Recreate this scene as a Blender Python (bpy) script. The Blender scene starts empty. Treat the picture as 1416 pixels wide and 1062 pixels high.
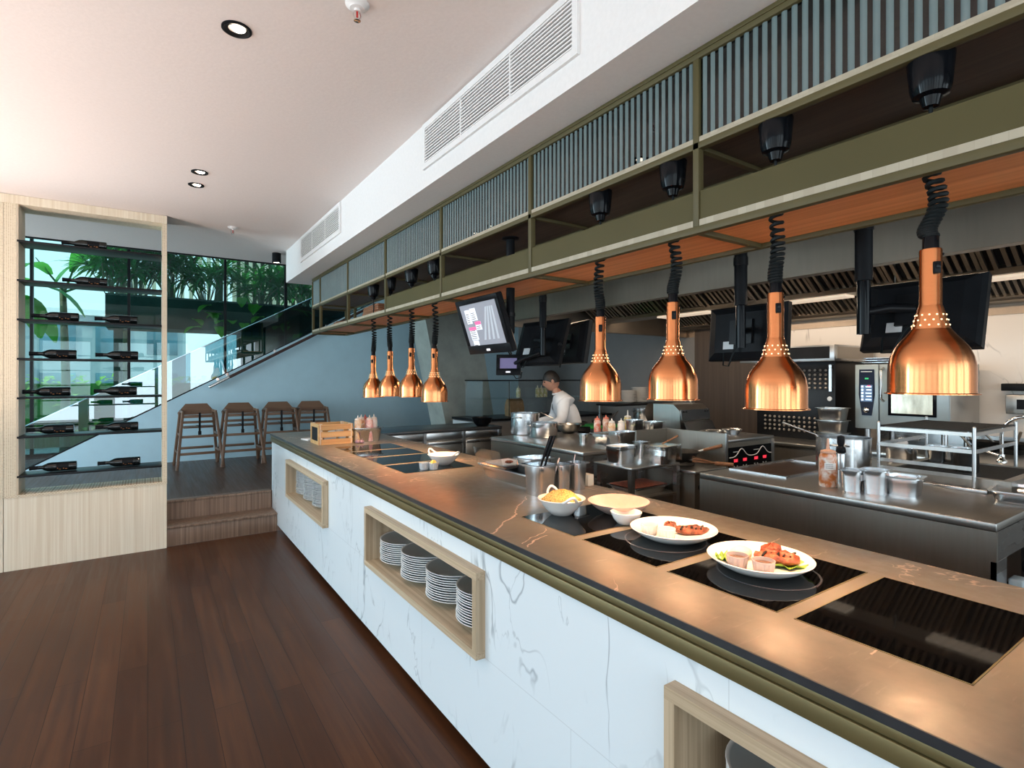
import bpy, bmesh, math, random
from mathutils import Vector, Matrix
RND = random.Random(11)
S = bpy.context.scene
COL = S.collection
PI = math.pi
# ---------------------------------------------------------------- camera numbers (metres; X along the pass depth, Y along the pass length)
FPX, CX, CY, EYE, SN, CS = 746.6, 708.0, 522.0, 1.5, 0.5592, 0.8290
def P(px, py=None, z=None, X=None, Y=None, D=None):
    """real-world point on a known plane, from a sight line of the survey"""
    t = (px-CX)/FPX
    a, b = SN+CS*t, CS-SN*t
    if D is None:
        D = FPX*(EYE-z)/(py-CY) if z is not None else (X/a if X is not None else Y/b)
    zz = z if z is not None else (EYE+(CY-py)/FPX*D if py is not None else 0.0)
    return Vector((a*D, b*D, zz))
cam = bpy.data.cameras.new('camera'); co = bpy.data.objects.new('camera', cam); COL.objects.link(co)
co.location = (0, 0, EYE); co.rotation_euler = (PI/2, 0, -math.atan2(SN, CS))
cam.sensor_width = 36; cam.lens = FPX/1416*36; cam.shift_y = -9/1416; cam.clip_start = .02; cam.clip_end = 300
S.camera = co
S.view_settings.view_transform = 'Standard'; S.view_settings.look = 'None'; S.view_settings.gamma = 1
S.view_settings.use_curve_mapping = False; S.view_settings.exposure = 0.42
# ---------------------------------------------------------------- mesh helper
def rrect(w, l, r, z, n=4, cx=0, cy=0):
    pts = []
    for sx, sy, a0 in ((1, 1, 0), (-1, 1, PI/2), (-1, -1, PI), (1, -1, 1.5*PI)):
        for i in range(n+1):
            a = a0+i/n*PI/2
            pts.append((cx+sx*(w/2-r)+r*math.cos(a), cy+sy*(l/2-r)+r*math.sin(a), z))
    return pts
class MB:
    def __init__(s): s.bm = bmesh.new(); s.flat = set()
    def V(s, p, M=None):
        v = Vector(p)
        return s.bm.verts.new(M @ v if M else v)
    def F(s, vs):
        try: return s.bm.faces.new(vs)
        except ValueError: return None
    def box(s, x0, x1, y0, y1, z0, z1, M=None, b=0, seg=2):
        vs = [s.V((x, y, z), M) for z in (z0, z1) for y in (y0, y1) for x in (x0, x1)]
        fs = [s.F([vs[i] for i in q]) for q in ((0, 2, 3, 1), (4, 5, 7, 6), (0, 1, 5, 4), (2, 6, 7, 3), (0, 4, 6, 2), (1, 3, 7, 5))]
        if b:
            es = list({e for f in fs for e in f.edges})
            r = bmesh.ops.bevel(s.bm, geom=es, offset=b, segments=seg, profile=.5, affect='EDGES')
            Mi = M.to_3x3().inverted() if M else Matrix.Identity(3)
            for f in {f for v in r['verts'] if v.is_valid for f in v.link_faces}:     # big faces stay flat, only the rounded edge is smooth
                f.normal_update(); q = Mi @ f.normal
                if max(abs(c) for c in q) > .999: s.flat.add(f)
        return s
    def cbox(s, c, d, M=None, b=0):
        return s.box(c[0]-d[0]/2, c[0]+d[0]/2, c[1]-d[1]/2, c[1]+d[1]/2, c[2]-d[2]/2, c[2]+d[2]/2, M, b)
    def loft(s, rings, c0=False, c1=False, closed=True, M=None):
        R = [[s.V(p, M) for p in r] for r in rings]
        n = len(R[0])
        for a, b in zip(R, R[1:]):
            for i in range(n if closed else n-1):
                j = (i+1) % n
                s.F([a[i], a[j], b[j], b[i]])
        if c0: s.F(R[0][::-1])
        if c1: s.F(R[-1])
        return s
    def lathe(s, prof, c=(0, 0, 0), n=32, M=None, sx=1, sy=1):
        rings, M2 = [], (M if M else Matrix()) @ Matrix.Translation(c)
        prev = None
        for r, z in prof:
            if r <= 1e-6: cur = [s.V((0, 0, z), M2)]
            else: cur = [s.V((sx*r*math.cos(2*PI*i/n), sy*r*math.sin(2*PI*i/n), z), M2) for i in range(n)]
            if prev:
                for i in range(n):
                    j = (i+1) % n
                    if len(prev) == 1 and len(cur) == 1: break
                    if len(prev) == 1: s.F([prev[0], cur[j], cur[i]])
                    elif len(cur) == 1: s.F([prev[i], prev[j], cur[0]])
                    else: s.F([prev[i], prev[j], cur[j], cur[i]])
            prev = cur
        return s
    def tube(s, pts, r, n=8, caps=True, M=None, closed=False):
        pts = [Vector(p) for p in pts]
        N = len(pts); up = None; rings = []
        for i, p in enumerate(pts):
            if closed: d = pts[(i+1) % N]-pts[i-1]
            else: d = pts[min(i+1, N-1)]-pts[max(i-1, 0)]
            d.normalize()
            if up is None:
                up = Vector((0, 0, 1)) if abs(d.z) < .9 else Vector((1, 0, 0))
            u = (up-d*up.dot(d)); u.normalize(); w = d.cross(u); up = u
            rr = r[i] if isinstance(r, (list, tuple)) else r
            rings.append([p+(u*math.cos(2*PI*k/n)+w*math.sin(2*PI*k/n))*rr for k in range(n)])
        if closed: rings.append(rings[0])
        return s.loft(rings, caps and not closed, caps and not closed, True, M)
    def prism(s, poly, z0, z1, M=None):
        return s.loft([[(x, y, z0) for x, y in poly], [(x, y, z1) for x, y in poly]], True, True, True, M)
    def ball(s, c, r, n=16, m=10, M=None, jit=0):
        r = (r, r, r) if not isinstance(r, (tuple, list)) else r
        T = (M if M else Matrix()) @ Matrix.Translation(c)
        prev = None
        for k in range(m+1):
            a = PI*k/m-PI/2
            if k in (0, m): cur = [s.V((0, 0, r[2]*math.sin(a)), T)]
            else:
                cur = []
                for i in range(n):
                    q = 1+RND.uniform(-jit, jit)
                    cur.append(s.V((q*r[0]*math.cos(a)*math.cos(2*PI*i/n), q*r[1]*math.cos(a)*math.sin(2*PI*i/n), q*r[2]*math.sin(a)), T))
            if prev:
                for i in range(n):
                    j = (i+1) % n
                    if len(prev) == 1: s.F([prev[0], cur[j], cur[i]])
                    elif len(cur) == 1: s.F([prev[i], prev[j], cur[0]])
                    else: s.F([prev[i], prev[j], cur[j], cur[i]])
            prev = cur
        return s
def mesh_obj(name, me, m, parent=None):
    o = bpy.data.objects.new(name, me); COL.objects.link(o)
    if m: me.materials.append(m)
    if parent: o.parent = parent
    return o
def ob(name, mb, m, parent=None, smooth=True, sharp=50, loc=None, rz=0):
    bmesh.ops.recalc_face_normals(mb.bm, faces=mb.bm.faces)
    if smooth:
        for f in mb.bm.faces: f.smooth = f not in mb.flat
    me = bpy.data.meshes.new(name); mb.bm.to_mesh(me); mb.bm.free()
    if smooth:
        me.set_sharp_from_angle(angle=math.radians(sharp))
    o = mesh_obj(name, me, m, parent)
    if loc is not None: o.location = loc
    o.rotation_euler.z = rz
    return o
def tag(o, label=None, cat=None, group=None, kind=None):
    if label: o['label'] = label
    if cat: o['category'] = cat
    if group: o['group'] = group
    if kind: o['kind'] = kind
    return o
def thing(name, label, cat, loc=(0, 0, 0), rz=0, group=None):
    o = bpy.data.objects.new(name, None); COL.objects.link(o)
    o.empty_display_size = .05; o.location = loc; o.rotation_euler = (0, 0, rz)
    return tag(o, label, cat, group)
def struct(name, mb, m, parent=None, **k):
    o = ob(name, mb, m, parent, **k)
    if not parent: o['kind'] = 'structure'
    return o
def dup(root, loc, rz=0, label=None, group=None):
    r = root.copy(); COL.objects.link(r); r.location = loc; r.rotation_euler = (root.rotation_euler.x, root.rotation_euler.y, rz)
    if label: r['label'] = label
    if group: r['group'] = group
    for ch in list(root.children):
        c = ch.copy(); COL.objects.link(c); c.parent = r
        for g in list(ch.children):
            d = g.copy(); COL.objects.link(d); d.parent = c
    return r
# ---------------------------------------------------------------- materials (all procedural)
class G:
    def __init__(s, name):
        s.m = bpy.data.materials.new(name); s.m.use_nodes = True
        s.t = s.m.node_tree; s.b = s.t.nodes['Principled BSDF']; s.out = s.t.nodes['Material Output']
        s.tc = None
    def n(s, typ, _p=None, **ins):
        nd = s.t.nodes.new('ShaderNode'+typ)
        for k, v in (_p or {}).items(): setattr(nd, k, v)
        for k, v in ins.items():
            if k.startswith('i') and k[1:].isdigit(): sock = nd.inputs[int(k[1:])]
            else: sock = nd.inputs[k.replace('_', ' ')]
            s.set(sock, v)
        return nd
    def set(s, sock, v):
        if isinstance(v, bpy.types.NodeSocket): s.t.links.new(v, sock)
        else: sock.default_value = v
    def obj(s, scale=(1, 1, 1), rot=(0, 0, 0), loc=(0, 0, 0)):
        if s.tc is None: s.tc = s.n('TexCoord')
        return s.n('Mapping', Vector=s.tc.outputs['Object'], Scale=scale, Rotation=rot, Location=loc).outputs[0]
    def noise(s, vec, scale=5, detail=4, dist=0, rough=.55):
        return s.n('TexNoise', Vector=vec, Scale=scale, Detail=detail, Distortion=dist, Roughness=rough).outputs[0]
    def ramp(s, fac, stops):
        nd = s.n('ValToRGB', Fac=fac); cr = nd.color_ramp
        while len(cr.elements) < len(stops): cr.elements.new(.5)
        for e, (p, c) in zip(cr.elements, stops):
            e.position = p; e.color = (*c, 1) if len(c) == 3 else c
        return nd.outputs[0]
    def math(s, op, a, b=0.0):
        return s.n('Math', {'operation': op}, i0=a, i1=b).outputs[0]
    def mix(s, f, a, b, mode='MIX'):
        c = lambda q: (*q, 1) if isinstance(q, tuple) and len(q) == 3 else q
        return s.n('MixRGB', {'blend_type': mode}, Fac=f, Color1=c(a), Color2=c(b)).outputs[0]
    def pr(s, **k):
        for q, v in k.items():
            nm = q.replace('_', ' ')
            if isinstance(v, tuple) and len(v) == 3 and nm in ('Base Color', 'Emission Color'): v = (*v, 1)
            s.set(s.b.inputs[nm], v)
        return s
    def bump(s, h, strength=.2, dist=.01):
        s.set(s.b.inputs['Normal'], s.n('Bump', Height=h, Strength=strength, Distance=dist).outputs[0])
def mul(c, k): return tuple(min(1, v*k) for v in c)
def simple(name, c, rough=.5, metal=0, var=.12, scale=8, stretch=(1, 1, 1), bump=0, coat=0, **k):
    g = G(name); f = g.noise(g.obj(stretch), scale, 3)
    g.pr(Base_Color=g.ramp(f, [(.3, mul(c, 1-var)), (.7, mul(c, 1+var))]), Roughness=rough, Metallic=metal, **k)
    if coat: g.pr(Coat_Weight=coat, Coat_Roughness=.08)
    if bump: g.bump(f, bump, .01)
    return g.m
def metal(name, c, rough=.3, stretch=(1, 1, 30), scale=12, dr=.04, aniso=0):
    g = G(name); f = g.noise(g.obj(stretch), scale, 3)
    g.pr(Base_Color=g.ramp(f, [(.3, mul(c, .95)), (.7, mul(c, 1.04))]), Metallic=1.0,
         Roughness=g.n('MapRange', i0=f, i1=.3, i2=.7, i3=max(.05, rough-dr/2), i4=rough+dr/2).outputs[0])
    if aniso:
        g.pr(Anisotropic=aniso, Anisotropic_Rotation=.25, Tangent=g.n('Tangent', {'direction_type': 'RADIAL', 'axis': 'Z'}).outputs[0])
    return g.m
def woodm(name, c1, c2, axis='Z', fine=60, rough=.45, coat=0):
    """laminated strips: fine lines running along one axis"""
    g = G(name); sc = {'X': (.6, fine, fine), 'Y': (fine, .6, fine), 'Z': (fine, fine, .6)}[axis]
    f1 = g.noise(g.obj(sc), 1, 2); f2 = g.noise(g.obj(mul2(sc, 4)), 1, 3)
    f = g.math('ADD', g.math('MULTIPLY', f1, .7), g.math('MULTIPLY', f2, .3))
    g.pr(Base_Color=g.ramp(f, [(.35, c1), (.65, c2)]), Roughness=rough)
    if coat: g.pr(Coat_Weight=coat, Coat_Roughness=.15)
    g.bump(f, .08, .004)
    return g.m
def mul2(a, k): return tuple(v*k for v in a)
def edgem(name, c1, c3, c2, du, dv, ax, ms=.0012, off=.5):
    """end grain of laminated bamboo: small offset blocks; ax = the two object axes"""
    g = G(name); tc = g.obj(); sp = g.n('SeparateXYZ', Vector=tc)
    v = g.n('CombineXYZ', X=sp.outputs[ax[0]], Y=sp.outputs[ax[1]]).outputs[0]
    b = g.n('TexBrick', {'offset': off}, Vector=v, Color1=(*c1, 1), Color2=(*c3, 1), Mortar=(*c2, 1), Scale=1, Mortar_Size=ms, Mortar_Smooth=.3, Bias=0,
            Brick_Width=du, Row_Height=dv)
    g.pr(Base_Color=b.outputs[0], Roughness=.5)
    return g.m
def planks(name, c1, c2, w=.125, l=1.7, rough=.34, along='Y'):
    g = G(name); sp = g.n('SeparateXYZ', Vector=g.obj())
    ui, vi = ('Y', 'X') if along == 'Y' else ('X', 'Y')
    v = g.n('CombineXYZ', X=sp.outputs[ui], Y=sp.outputs[vi]).outputs[0]
    b = g.n('TexBrick', {'offset': .37}, Vector=v, Color1=(.25, .25, .25, 1), Color2=(.85, .85, .85, 1), Mortar=(.0, .0, .0, 1), Scale=1, Mortar_Size=.0012,
            Mortar_Smooth=.1, Bias=0, Brick_Width=l, Row_Height=w)
    sc = (34, 1.3, 34) if along == 'Y' else (1.3, 34, 34)
    f1 = g.noise(g.obj(sc), 1, 5, .1, .6)
    f2 = g.noise(g.obj((3, .8, 3)), 1, 3)
    f = g.math('ADD', g.math('MULTIPLY', f1, .5), g.math('ADD', g.math('MULTIPLY', b.outputs[0], .24), g.math('MULTIPLY', f2, .3)))
    col = g.ramp(f, [(.3, mul(c1, .7)), (.5, c1), (.8, c2)])
    col = g.mix(b.outputs[1], col, mul(c1, .25))
    g.pr(Base_Color=col, Roughness=g.n('MapRange', i0=f1, i1=.3, i2=.7, i3=rough-.06, i4=rough+.08).outputs[0], Specular_IOR_Level=.22)
    g.bump(f, .12, .003)
    return g.m
def marble(name, base, vein, joints=None, scale=1.1, rough=.12, amount=1.0):
    g = G(name); v = g.obj()
    def vn(sc, dist, wd, off):
        n = g.noise(g.obj((sc, sc*1.25, sc*.6), (0.75, .2, .3), (off, off*.7, off*.3)), 1, 4, dist, .5)
        d = g.math('ABSOLUTE', g.math('SUBTRACT', n, .5))
        return g.n('MapRange', i0=d, i1=0.0, i2=wd, i3=1.0, i4=0.0).outputs[0]
    mask = g.n('MapRange', i0=g.noise(v, scale*1.5, 3), i1=.46, i2=.58, i3=0.0, i4=1.0).outputs[0]
    a = g.math('MULTIPLY', g.math('MULTIPLY', vn(scale, .8, .009, 3.1), mask), .75)
    b2 = g.math('MULTIPLY', g.math('MULTIPLY', vn(scale*2.3, .9, .010, 7.7), mask), .42)
    cl = g.math('MULTIPLY', g.noise(v, scale*.8, 5), .12)
    f = g.math('MULTIPLY', g.math('MAXIMUM', a, b2), amount)
    col = g.mix(cl, base, mul(base, .8))
    col = g.mix(f, col, vein)
    if joints:
        sp = g.n('SeparateXYZ', Vector=v)
        vv = g.n('CombineXYZ', X=g.math('ADD', sp.outputs['Y'], joints[2]), Y=g.math('ADD', sp.outputs['Z'], joints[3])).outputs[0]
        bk = g.n('TexBrick', Vector=vv, Scale=1, Mortar_Size=.0015, Brick_Width=joints[0], Row_Height=joints[1])
        col = g.mix(g.math('MULTIPLY', bk.outputs[1], .35), col, mul(base, .55))
    g.pr(Base_Color=col, Roughness=rough, Specular_IOR_Level=.5)
    return g.m
def glassm(name, tint=(1, 1, 1), refl=.1, rough=.0, fres=.8):
    """clear pane: tinted see-through with a surface reflection"""
    g = G(name); t = g.t
    tr = g.n('BsdfTransparent', Color=(*tint, 1)); gl = g.n('BsdfGlossy', Color=(1, 1, 1, 1), Roughness=rough)
    nz = g.noise(g.obj(), 2, 1)
    f = g.math('ADD', g.math('MULTIPLY', nz, .02), refl-.01)
    if fres: f = g.math('ADD', f, g.math('MULTIPLY', g.n('Fresnel', IOR=1.45).outputs[0], fres))
    mx = g.n('MixShader', Fac=f, i1=tr.outputs[0], i2=gl.outputs[0])
    t.links.new(mx.outputs[0], g.out.inputs[0]); t.nodes.remove(g.b)
    return g.m
def emis(name, c, s):
    g = G(name); f = g.noise(g.obj(), 30, 1)
    g.pr(Base_Color=c, Emission_Color=g.mix(f, mul(c, .95), c), Emission_Strength=s)
    return g.m
M = {}
M['ceiling'] = simple('ceiling_paint', (.86, .785, .755), .9, var=.02, scale=60, bump=.08)
M['white'] = simple('white_paint', (.84, .82, .81), .85, var=.02, scale=60, bump=.05)
M['blue'] = simple('blue_grey_paint', (.46, .635, .72), .8, var=.03, scale=5)
M['grey_wall'] = simple('grey_wall_paint', (.16, .155, .15), .8, var=.05, scale=4)
M['kitchen_ceiling'] = simple('kitchen_ceiling_paint', (.12, .12, .12), .8, var=.05, scale=4)
M['floor'] = planks('dark_floor_planks', (.062, .022, .0085), (.132, .052, .021))
M['platform'] = planks('platform_planks', (.085, .046, .032), (.15, .085, .058))
M['step'] = woodm('step_wood', (.15, .088, .058), (.30, .195, .135), 'Z', 45, .42)
M['kfloor'] = simple('kitchen_floor_tile', (.05, .05, .052), .35, var=.2, scale=5)
M['marble'] = marble('white_marble', (.74, .81, .85), (.24, .29, .33), (1.0627, .445, .35, 0), 1.35)
M['marble_warm'] = marble('cream_marble', (.72, .66, .60), (.25, .21, .19), (1.5, .75, .1, .1), 1.0, .25, 1.3)
M['stone'] = None
M['bamboo'] = woodm('pale_bamboo', (.72, .60, .44), (.86, .77, .62), 'Z', 55, .5)
M['bamboo_h'] = woodm('pale_bamboo_lengthwise', (.52, .40, .26), (.72, .58, .41), 'Y', 60, .5)
M['bamboo_x'] = woodm('pale_bamboo_crosswise', (.62, .50, .35), (.80, .70, .54), 'X', 55, .5)
M['edge_y'] = edgem('bamboo_end_strip', (.46, .41, .31), (.38, .33, .24), (.40, .35, .26), .028, .06, ('Y', 'Z'))
M['edge_z'] = edgem('bamboo_ply_edge', (.62, .48, .31), (.42, .28, .15), (.76, .66, .50), .011, .0125, ('Z', 'X'), .0035, 0)
M['edge_x'] = edgem('bamboo_ply_edge_level', (.62, .48, .31), (.42, .28, .15), (.76, .66, .50), .02, .01, ('X', 'Z'), .003)
M['niche'] = woodm('niche_oak', (.36, .265, .165), (.56, .44, .30), 'Y', 50, .5)
M['niche_z'] = woodm('niche_oak_upright', (.36, .265, .165), (.56, .44, .30), 'Z', 50, .5)
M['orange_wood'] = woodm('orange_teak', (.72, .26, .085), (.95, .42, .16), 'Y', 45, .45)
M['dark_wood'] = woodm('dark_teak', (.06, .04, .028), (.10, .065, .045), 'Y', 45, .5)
M['wall_wood'] = woodm('brown_wall_panelling', (.036, .023, .015), (.055, .036, .025), 'Z', 25, .6)
M['olive'] = simple('olive_bronze_metal', (.10, .082, .034), .5, 0, var=.06, scale=5, Specular_IOR_Level=.3)
M['olive_panel'] = simple('olive_bronze_sheet', (.084, .071, .027), .5, 0, var=.05, scale=3, Specular_IOR_Level=.2)
M['gold'] = simple('bronze_trim', (.17, .135, .058), .36, .5, var=.07, scale=4)
M['black'] = simple('black_plastic', (.010, .011, .013), .38, var=.2, scale=9, Specular_IOR_Level=.08)
M['gloss_black'] = simple('glossy_black', (.005, .006, .008), .1, var=.2, scale=9, Specular_IOR_Level=.13)
M['black_metal'] = simple('black_metal', (.007, .0075, .009), .35, 0, var=.2, scale=9, Specular_IOR_Level=.2)
M['rubber'] = simple('black_rubber_cord', (.009, .012, .013), .5, var=.2, scale=20, Specular_IOR_Level=.15)
M['steel'] = metal('brushed_stainless', (.50, .51, .52), .28, (1, 1, 3), 2)
M['steel_h'] = metal('brushed_stainless_sheet', (.46, .455, .44), .32, (1, 14, 1), 6, .03)
M['steel_dark'] = metal('dark_stainless_sheet', (.33, .305, .27), .42, (1, 12, 1), 5)
M['pan'] = metal('polished_pan_steel', (.72, .74, .76), .22, (1, 1, 8), 6, .03)
M['chrome'] = metal('chrome', (.8, .8, .8), .08, (1, 1, 1), 5, .04)
M['hood'] = metal('hood_stainless', (.23, .185, .145), .42, (1, 9, 1), 4)
M['hood_in'] = metal('hood_liner_steel', (.31, .27, .225), .36, (1, 9, 1), 4)
M['iron'] = simple('cast_iron', (.018, .017, .016), .55, .4, var=.3, scale=30, bump=.1)
M['copper'] = metal('brushed_copper', (.79, .315, .13), .22, (1.5, 1.5, 90), 3, .06, .8)
M['copper_in'] = metal('copper_lining', (.86, .48, .28), .3, (1, 1, 60), 3)
M['ceramic'] = simple('white_glazed_china', (.80, .79, .77), .16, var=.02, scale=5)
M['china_grey'] = simple('pale_grey_china', (.55, .58, .60), .22, var=.03, scale=5)
M['pink_china'] = simple('blush_glazed_stoneware', (.60, .43, .37), .3, var=.06, scale=30)
M['glass_bottle'] = simple('dark_bottle_glass', (.006, .008, .008), .06, var=.2, scale=5)
M['pane'] = glassm('window_pane', (.72, .93, .92), .02, 0, .35)
M['stair_glass'] = glassm('stair_glass', (.46, .62, .68), .15, .01, .4)
M['acrylic'] = glassm('clear_acrylic', (.93, .95, .95), .012, 0, .45)
M['film'] = glassm('cling_film', (.9, .93, .94), .16, .12)
M['downlight'] = emis('downlight_lamp', (1.0, .86, .68), 14)
M['bulb'] = emis('heat_bulb', (1.0, .50, .16), 22)
M['strip_glow'] = emis('hood_strip_glow', (1.0, .80, .60), .42)
M['paper'] = simple('white_paper', (.80, .80, .80), .7, var=.03, scale=20)
M['rice'] = simple('fried_rice', (.52, .34, .10), .7, var=.5, scale=160, bump=.6)
M['steak'] = simple('charred_steak', (.24, .065, .03), .42, var=.75, scale=60, bump=.8)
M['brown_handle'] = woodm('brown_handle_wood', (.15, .06, .025), (.26, .11, .045), 'Y', 60, .5)
M['taupe'] = simple('taupe_glazed_china', (.50, .42, .39), .25, var=.05, scale=20)
M['steak2'] = simple('grilled_meat', (.33, .075, .03), .4, var=.65, scale=55, bump=.7)
M['leaf_food'] = simple('lettuce', (.22, .38, .05), .45, var=.3, scale=40, bump=.3)
M['cream_food'] = simple('pale_potato', (.80, .72, .52), .5, var=.08, scale=30, bump=.2)
M['sauce'] = simple('brown_sauce', (.16, .09, .06), .2, var=.2, scale=20)
M['bacon'] = simple('chopped_red_meat', (.36, .10, .06), .4, var=.5, scale=90, bump=.5)

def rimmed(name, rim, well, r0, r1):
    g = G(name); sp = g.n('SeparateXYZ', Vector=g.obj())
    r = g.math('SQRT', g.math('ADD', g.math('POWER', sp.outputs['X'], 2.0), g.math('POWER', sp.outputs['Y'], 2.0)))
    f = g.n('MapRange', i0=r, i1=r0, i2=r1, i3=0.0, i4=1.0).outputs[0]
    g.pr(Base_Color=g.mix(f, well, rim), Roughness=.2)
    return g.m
M['grey_well'] = rimmed('grey_centre_white_rim', (.82, .83, .83), (.36, .41, .43), .136, .142)  # colour changes with radius: grey centre, white rim
M['white_well'] = rimmed('pale_centre_white_rim', (.82, .83, .83), (.60, .63, .64), .096, .101)
# ================================================================ THE SETTING
ZC = 2.92
# worktop stone: dark brown-grey with a few thin rust-white veins
TOPZ = .93
def stone():
    g = G('worktop_stone'); v = g.obj()
    n1 = g.noise(v, 2.2, 6, .4); n2 = g.noise(v, 26, 4)
    base = g.ramp(g.math('ADD', g.math('MULTIPLY', n1, .7), g.math('MULTIPLY', n2, .3)), [(.32, (.122, .101, .076)), (.68, (.232, .194, .145))])
    nv = g.noise(g.obj((1.1, .9, 1), (0, 0, .6)), 1.3, 5, 1.2, .6)
    d = g.math('ABSOLUTE', g.math('SUBTRACT', nv, .5))
    vein = g.n('MapRange', i0=d, i1=0.0, i2=.007, i3=.9, i4=0.0).outputs[0]
    msk = g.n('MapRange', i0=g.noise(v, 1.1, 2), i1=.48, i2=.54, i3=0.0, i4=1.0).outputs[0]
    scr = g.n('MapRange', i0=g.noise(g.obj((4, 30, 1), (0, 0, .4)), 3, 5), i1=.62, i2=.75, i3=0.0, i4=.35).outputs[0]
    col = g.mix(g.math('MULTIPLY', vein, msk), base, (.62, .44, .34))
    col = g.mix(scr, col, (.30, .26, .22))
    sp = g.n('SeparateXYZ', Vector=v); wob = g.math('MULTIPLY', g.math('SUBTRACT', g.noise(v, 9, 4, .3), .5), .07)
    for a, b, w in (((682, 738), (711, 710), .004), (((711, 710)), (727, 686), .003), ((726, 756), (755, 740), .003), ((722, 752), (756, 731), .002), ((1205, 905), (1260, 868), .002), ((1010, 775), (1080, 745), .002)):
        A = P(*a, z=TOPZ); B = P(*b, z=TOPZ); u = (B-A); L = u.length; u.normalize()
        dx = g.math('SUBTRACT', sp.outputs['X'], A.x); dy = g.math('SUBTRACT', sp.outputs['Y'], A.y)
        tt = g.math('ADD', g.math('MULTIPLY', dx, u.x), g.math('MULTIPLY', dy, u.y))
        dd = g.math('ABSOLUTE', g.math('ADD', wob, g.math('SUBTRACT', g.math('MULTIPLY', dx, -u.y), g.math('MULTIPLY', dy, -u.x))))
        inside = g.math('MULTIPLY', g.math('GREATER_THAN', tt, 0.0), g.math('LESS_THAN', tt, L))
        m_ = g.math('MULTIPLY', inside, g.n('MapRange', i0=dd, i1=w*.4, i2=w*1.3, i3=.85, i4=0.0).outputs[0])
        col = g.mix(m_, col, (.66, .44, .33))
    g.pr(Base_Color=col, Roughness=g.n('MapRange', i0=n2, i1=.3, i2=.7, i3=.32, i4=.46).outputs[0])
    return g.m
M['stone'] = stone()
struct('floor', MB().box(-5.6, 6.0, -4.5, 5.67, -.1, 0), M['floor'])
struct('floor_platform', MB().box(-5.6, 6.0, 5.94, 10.0, -.1, .35), M['platform'])
g_ = MB().box(-5.6, 1.052, 5.67, 5.96, 0, .155, b=.004).box(-5.6, 1.052, 5.66, 5.96, .155, .176, b=.004)
struct('trim_lower_step', g_, M['step'])
g_ = MB().box(-5.6, 1.04, 5.932, 5.945, .176, .335).box(-5.6, 1.04, 5.925, 6.02, .334, .356, b=.004)
struct('trim_upper_step', g_, M['step'])
struct('ceiling', MB().box(-5.6, 2.05, -4.5, 7.22, ZC, ZC+.16), M['ceiling'])
struct('ceiling_kitchen', MB().box(2.05, 6.15, -4.5, 7.22, ZC+.002, ZC+.16).box(3.45, 6.15, 7.22, 8.8, ZC+.002, ZC+.16), M['kitchen_ceiling'])
struct('beam_bulkhead', MB().box(1.287, 2.05, -4.5, 6.44, 2.563, ZC+.01), M['white'])
struct('trim_ceiling_edge', MB().box(-5.6, 3.45, 7.222, 7.25, ZC-.015, ZC+.16), M['black_metal'])
# stair wall with its raking top
A0, SL = -1.276, .545
def zs(x): return .35+SL*(x-A0)
XT = A0+(ZC-.35)/SL
poly = [(A0, .35), (6.0, .35), (6.0, ZC), (XT, ZC)]
RXZ = Matrix(((1, 0, 0, 0), (0, 0, 1, 0), (0, 1, 0, 0), (0, 0, 0, 1)))   # (x, z) outline pushed along Y
struct('wall_back', MB().prism(poly, 8.67, 8.80, RXZ), M['blue'])
gl = [(A0-.02, .36), (XT-.02, zs(XT-.02)), (XT-.02, zs(XT-.02)+.53), (A0-.02, .88)]
bal = thing('stair_balustrade', 'raking glass stair balustrade above the blue-grey wall', 'balustrade', (A0, 8.70, .35))
ob('glass_panel', MB().prism([(x-A0, z-.35) for x, z in gl], 0, .016, RXZ), M['stair_glass'], bal)
ob('bottom_channel', MB().tube([(0, -.012, .01), (XT-.02-A0, -.012, zs(XT-.02)-.35)], .010, 6), M['black_metal'], bal)
ob('top_capping', MB().tube([(0, .008, .535), (XT-.02-A0, .008, zs(XT-.02)+.535-.35)], .009, 6), M['chrome'], bal)
st = MB()
for i in range(19):
    x = A0+.15+i*.322
    st.box(x, x+.34, 8.85, 9.85, max(.35, zs(x)-.30), zs(x)-.02)
struct('floor_stair_flight', st, M['grey_wall'])
# kitchen side
struct('wall_right', MB().box(6.0, 6.15, -4.5, 3.36, 0, ZC), M['marble_warm'])
struct('wall_right_panelling', MB().box(5.97, 6.15, 3.36, 4.55, 0, ZC), M['wall_wood'])
struct('wall_right_grey', MB().box(6.0, 6.15, 4.55, 8.8, 0, ZC), M['grey_wall'])
cl = MB()
q = [P(690, Y=7.2), P(612, Y=7.2)]
b0, b1 = P(625, Y=7.0).x, P(690, Y=7.0).x
t0, t1 = b0-.55, b1-.45
cl.loft([[(b0, 7.0, .35), (b1, 7.0, .35), (b1, 7.5, .35), (b0, 7.5, .35)], [(t0, 7.0, ZC), (t1, 7.0, ZC), (t1, 7.5, ZC), (t0, 7.5, ZC)]], True, True)
struct('column_leaning', cl, simple('raw_concrete', (.33, .36, .33), .8, var=.14, scale=5, bump=.15), smooth=False)
# windows of the room: behind the camera and along the open side (frames with real openings)
def window_wall(name, axis, at, a0, a1, n):
    m = MB(); step = (a1-a0)/n
    def bx(u0, u1, z0, z1):
        if axis == 'X': m.box(at-.05, at+.05, u0, u1, z0, z1)
        else: m.box(u0, u1, at-.05, at+.05, z0, z1)
    bx(a0, a1, 0, .10); bx(a0, a1, ZC-.10, ZC)
    for i in range(n+1): bx(a0+i*step-.04, a0+i*step+.04, .10, ZC-.10)
    return struct(name, m, M['black_metal'], smooth=False)
window_wall('window_2', 'X', -5.5, -4.5, 5.6, 5)
window_wall('window_3', 'Y', -4.4, -5.5, 6.0, 6)
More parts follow.
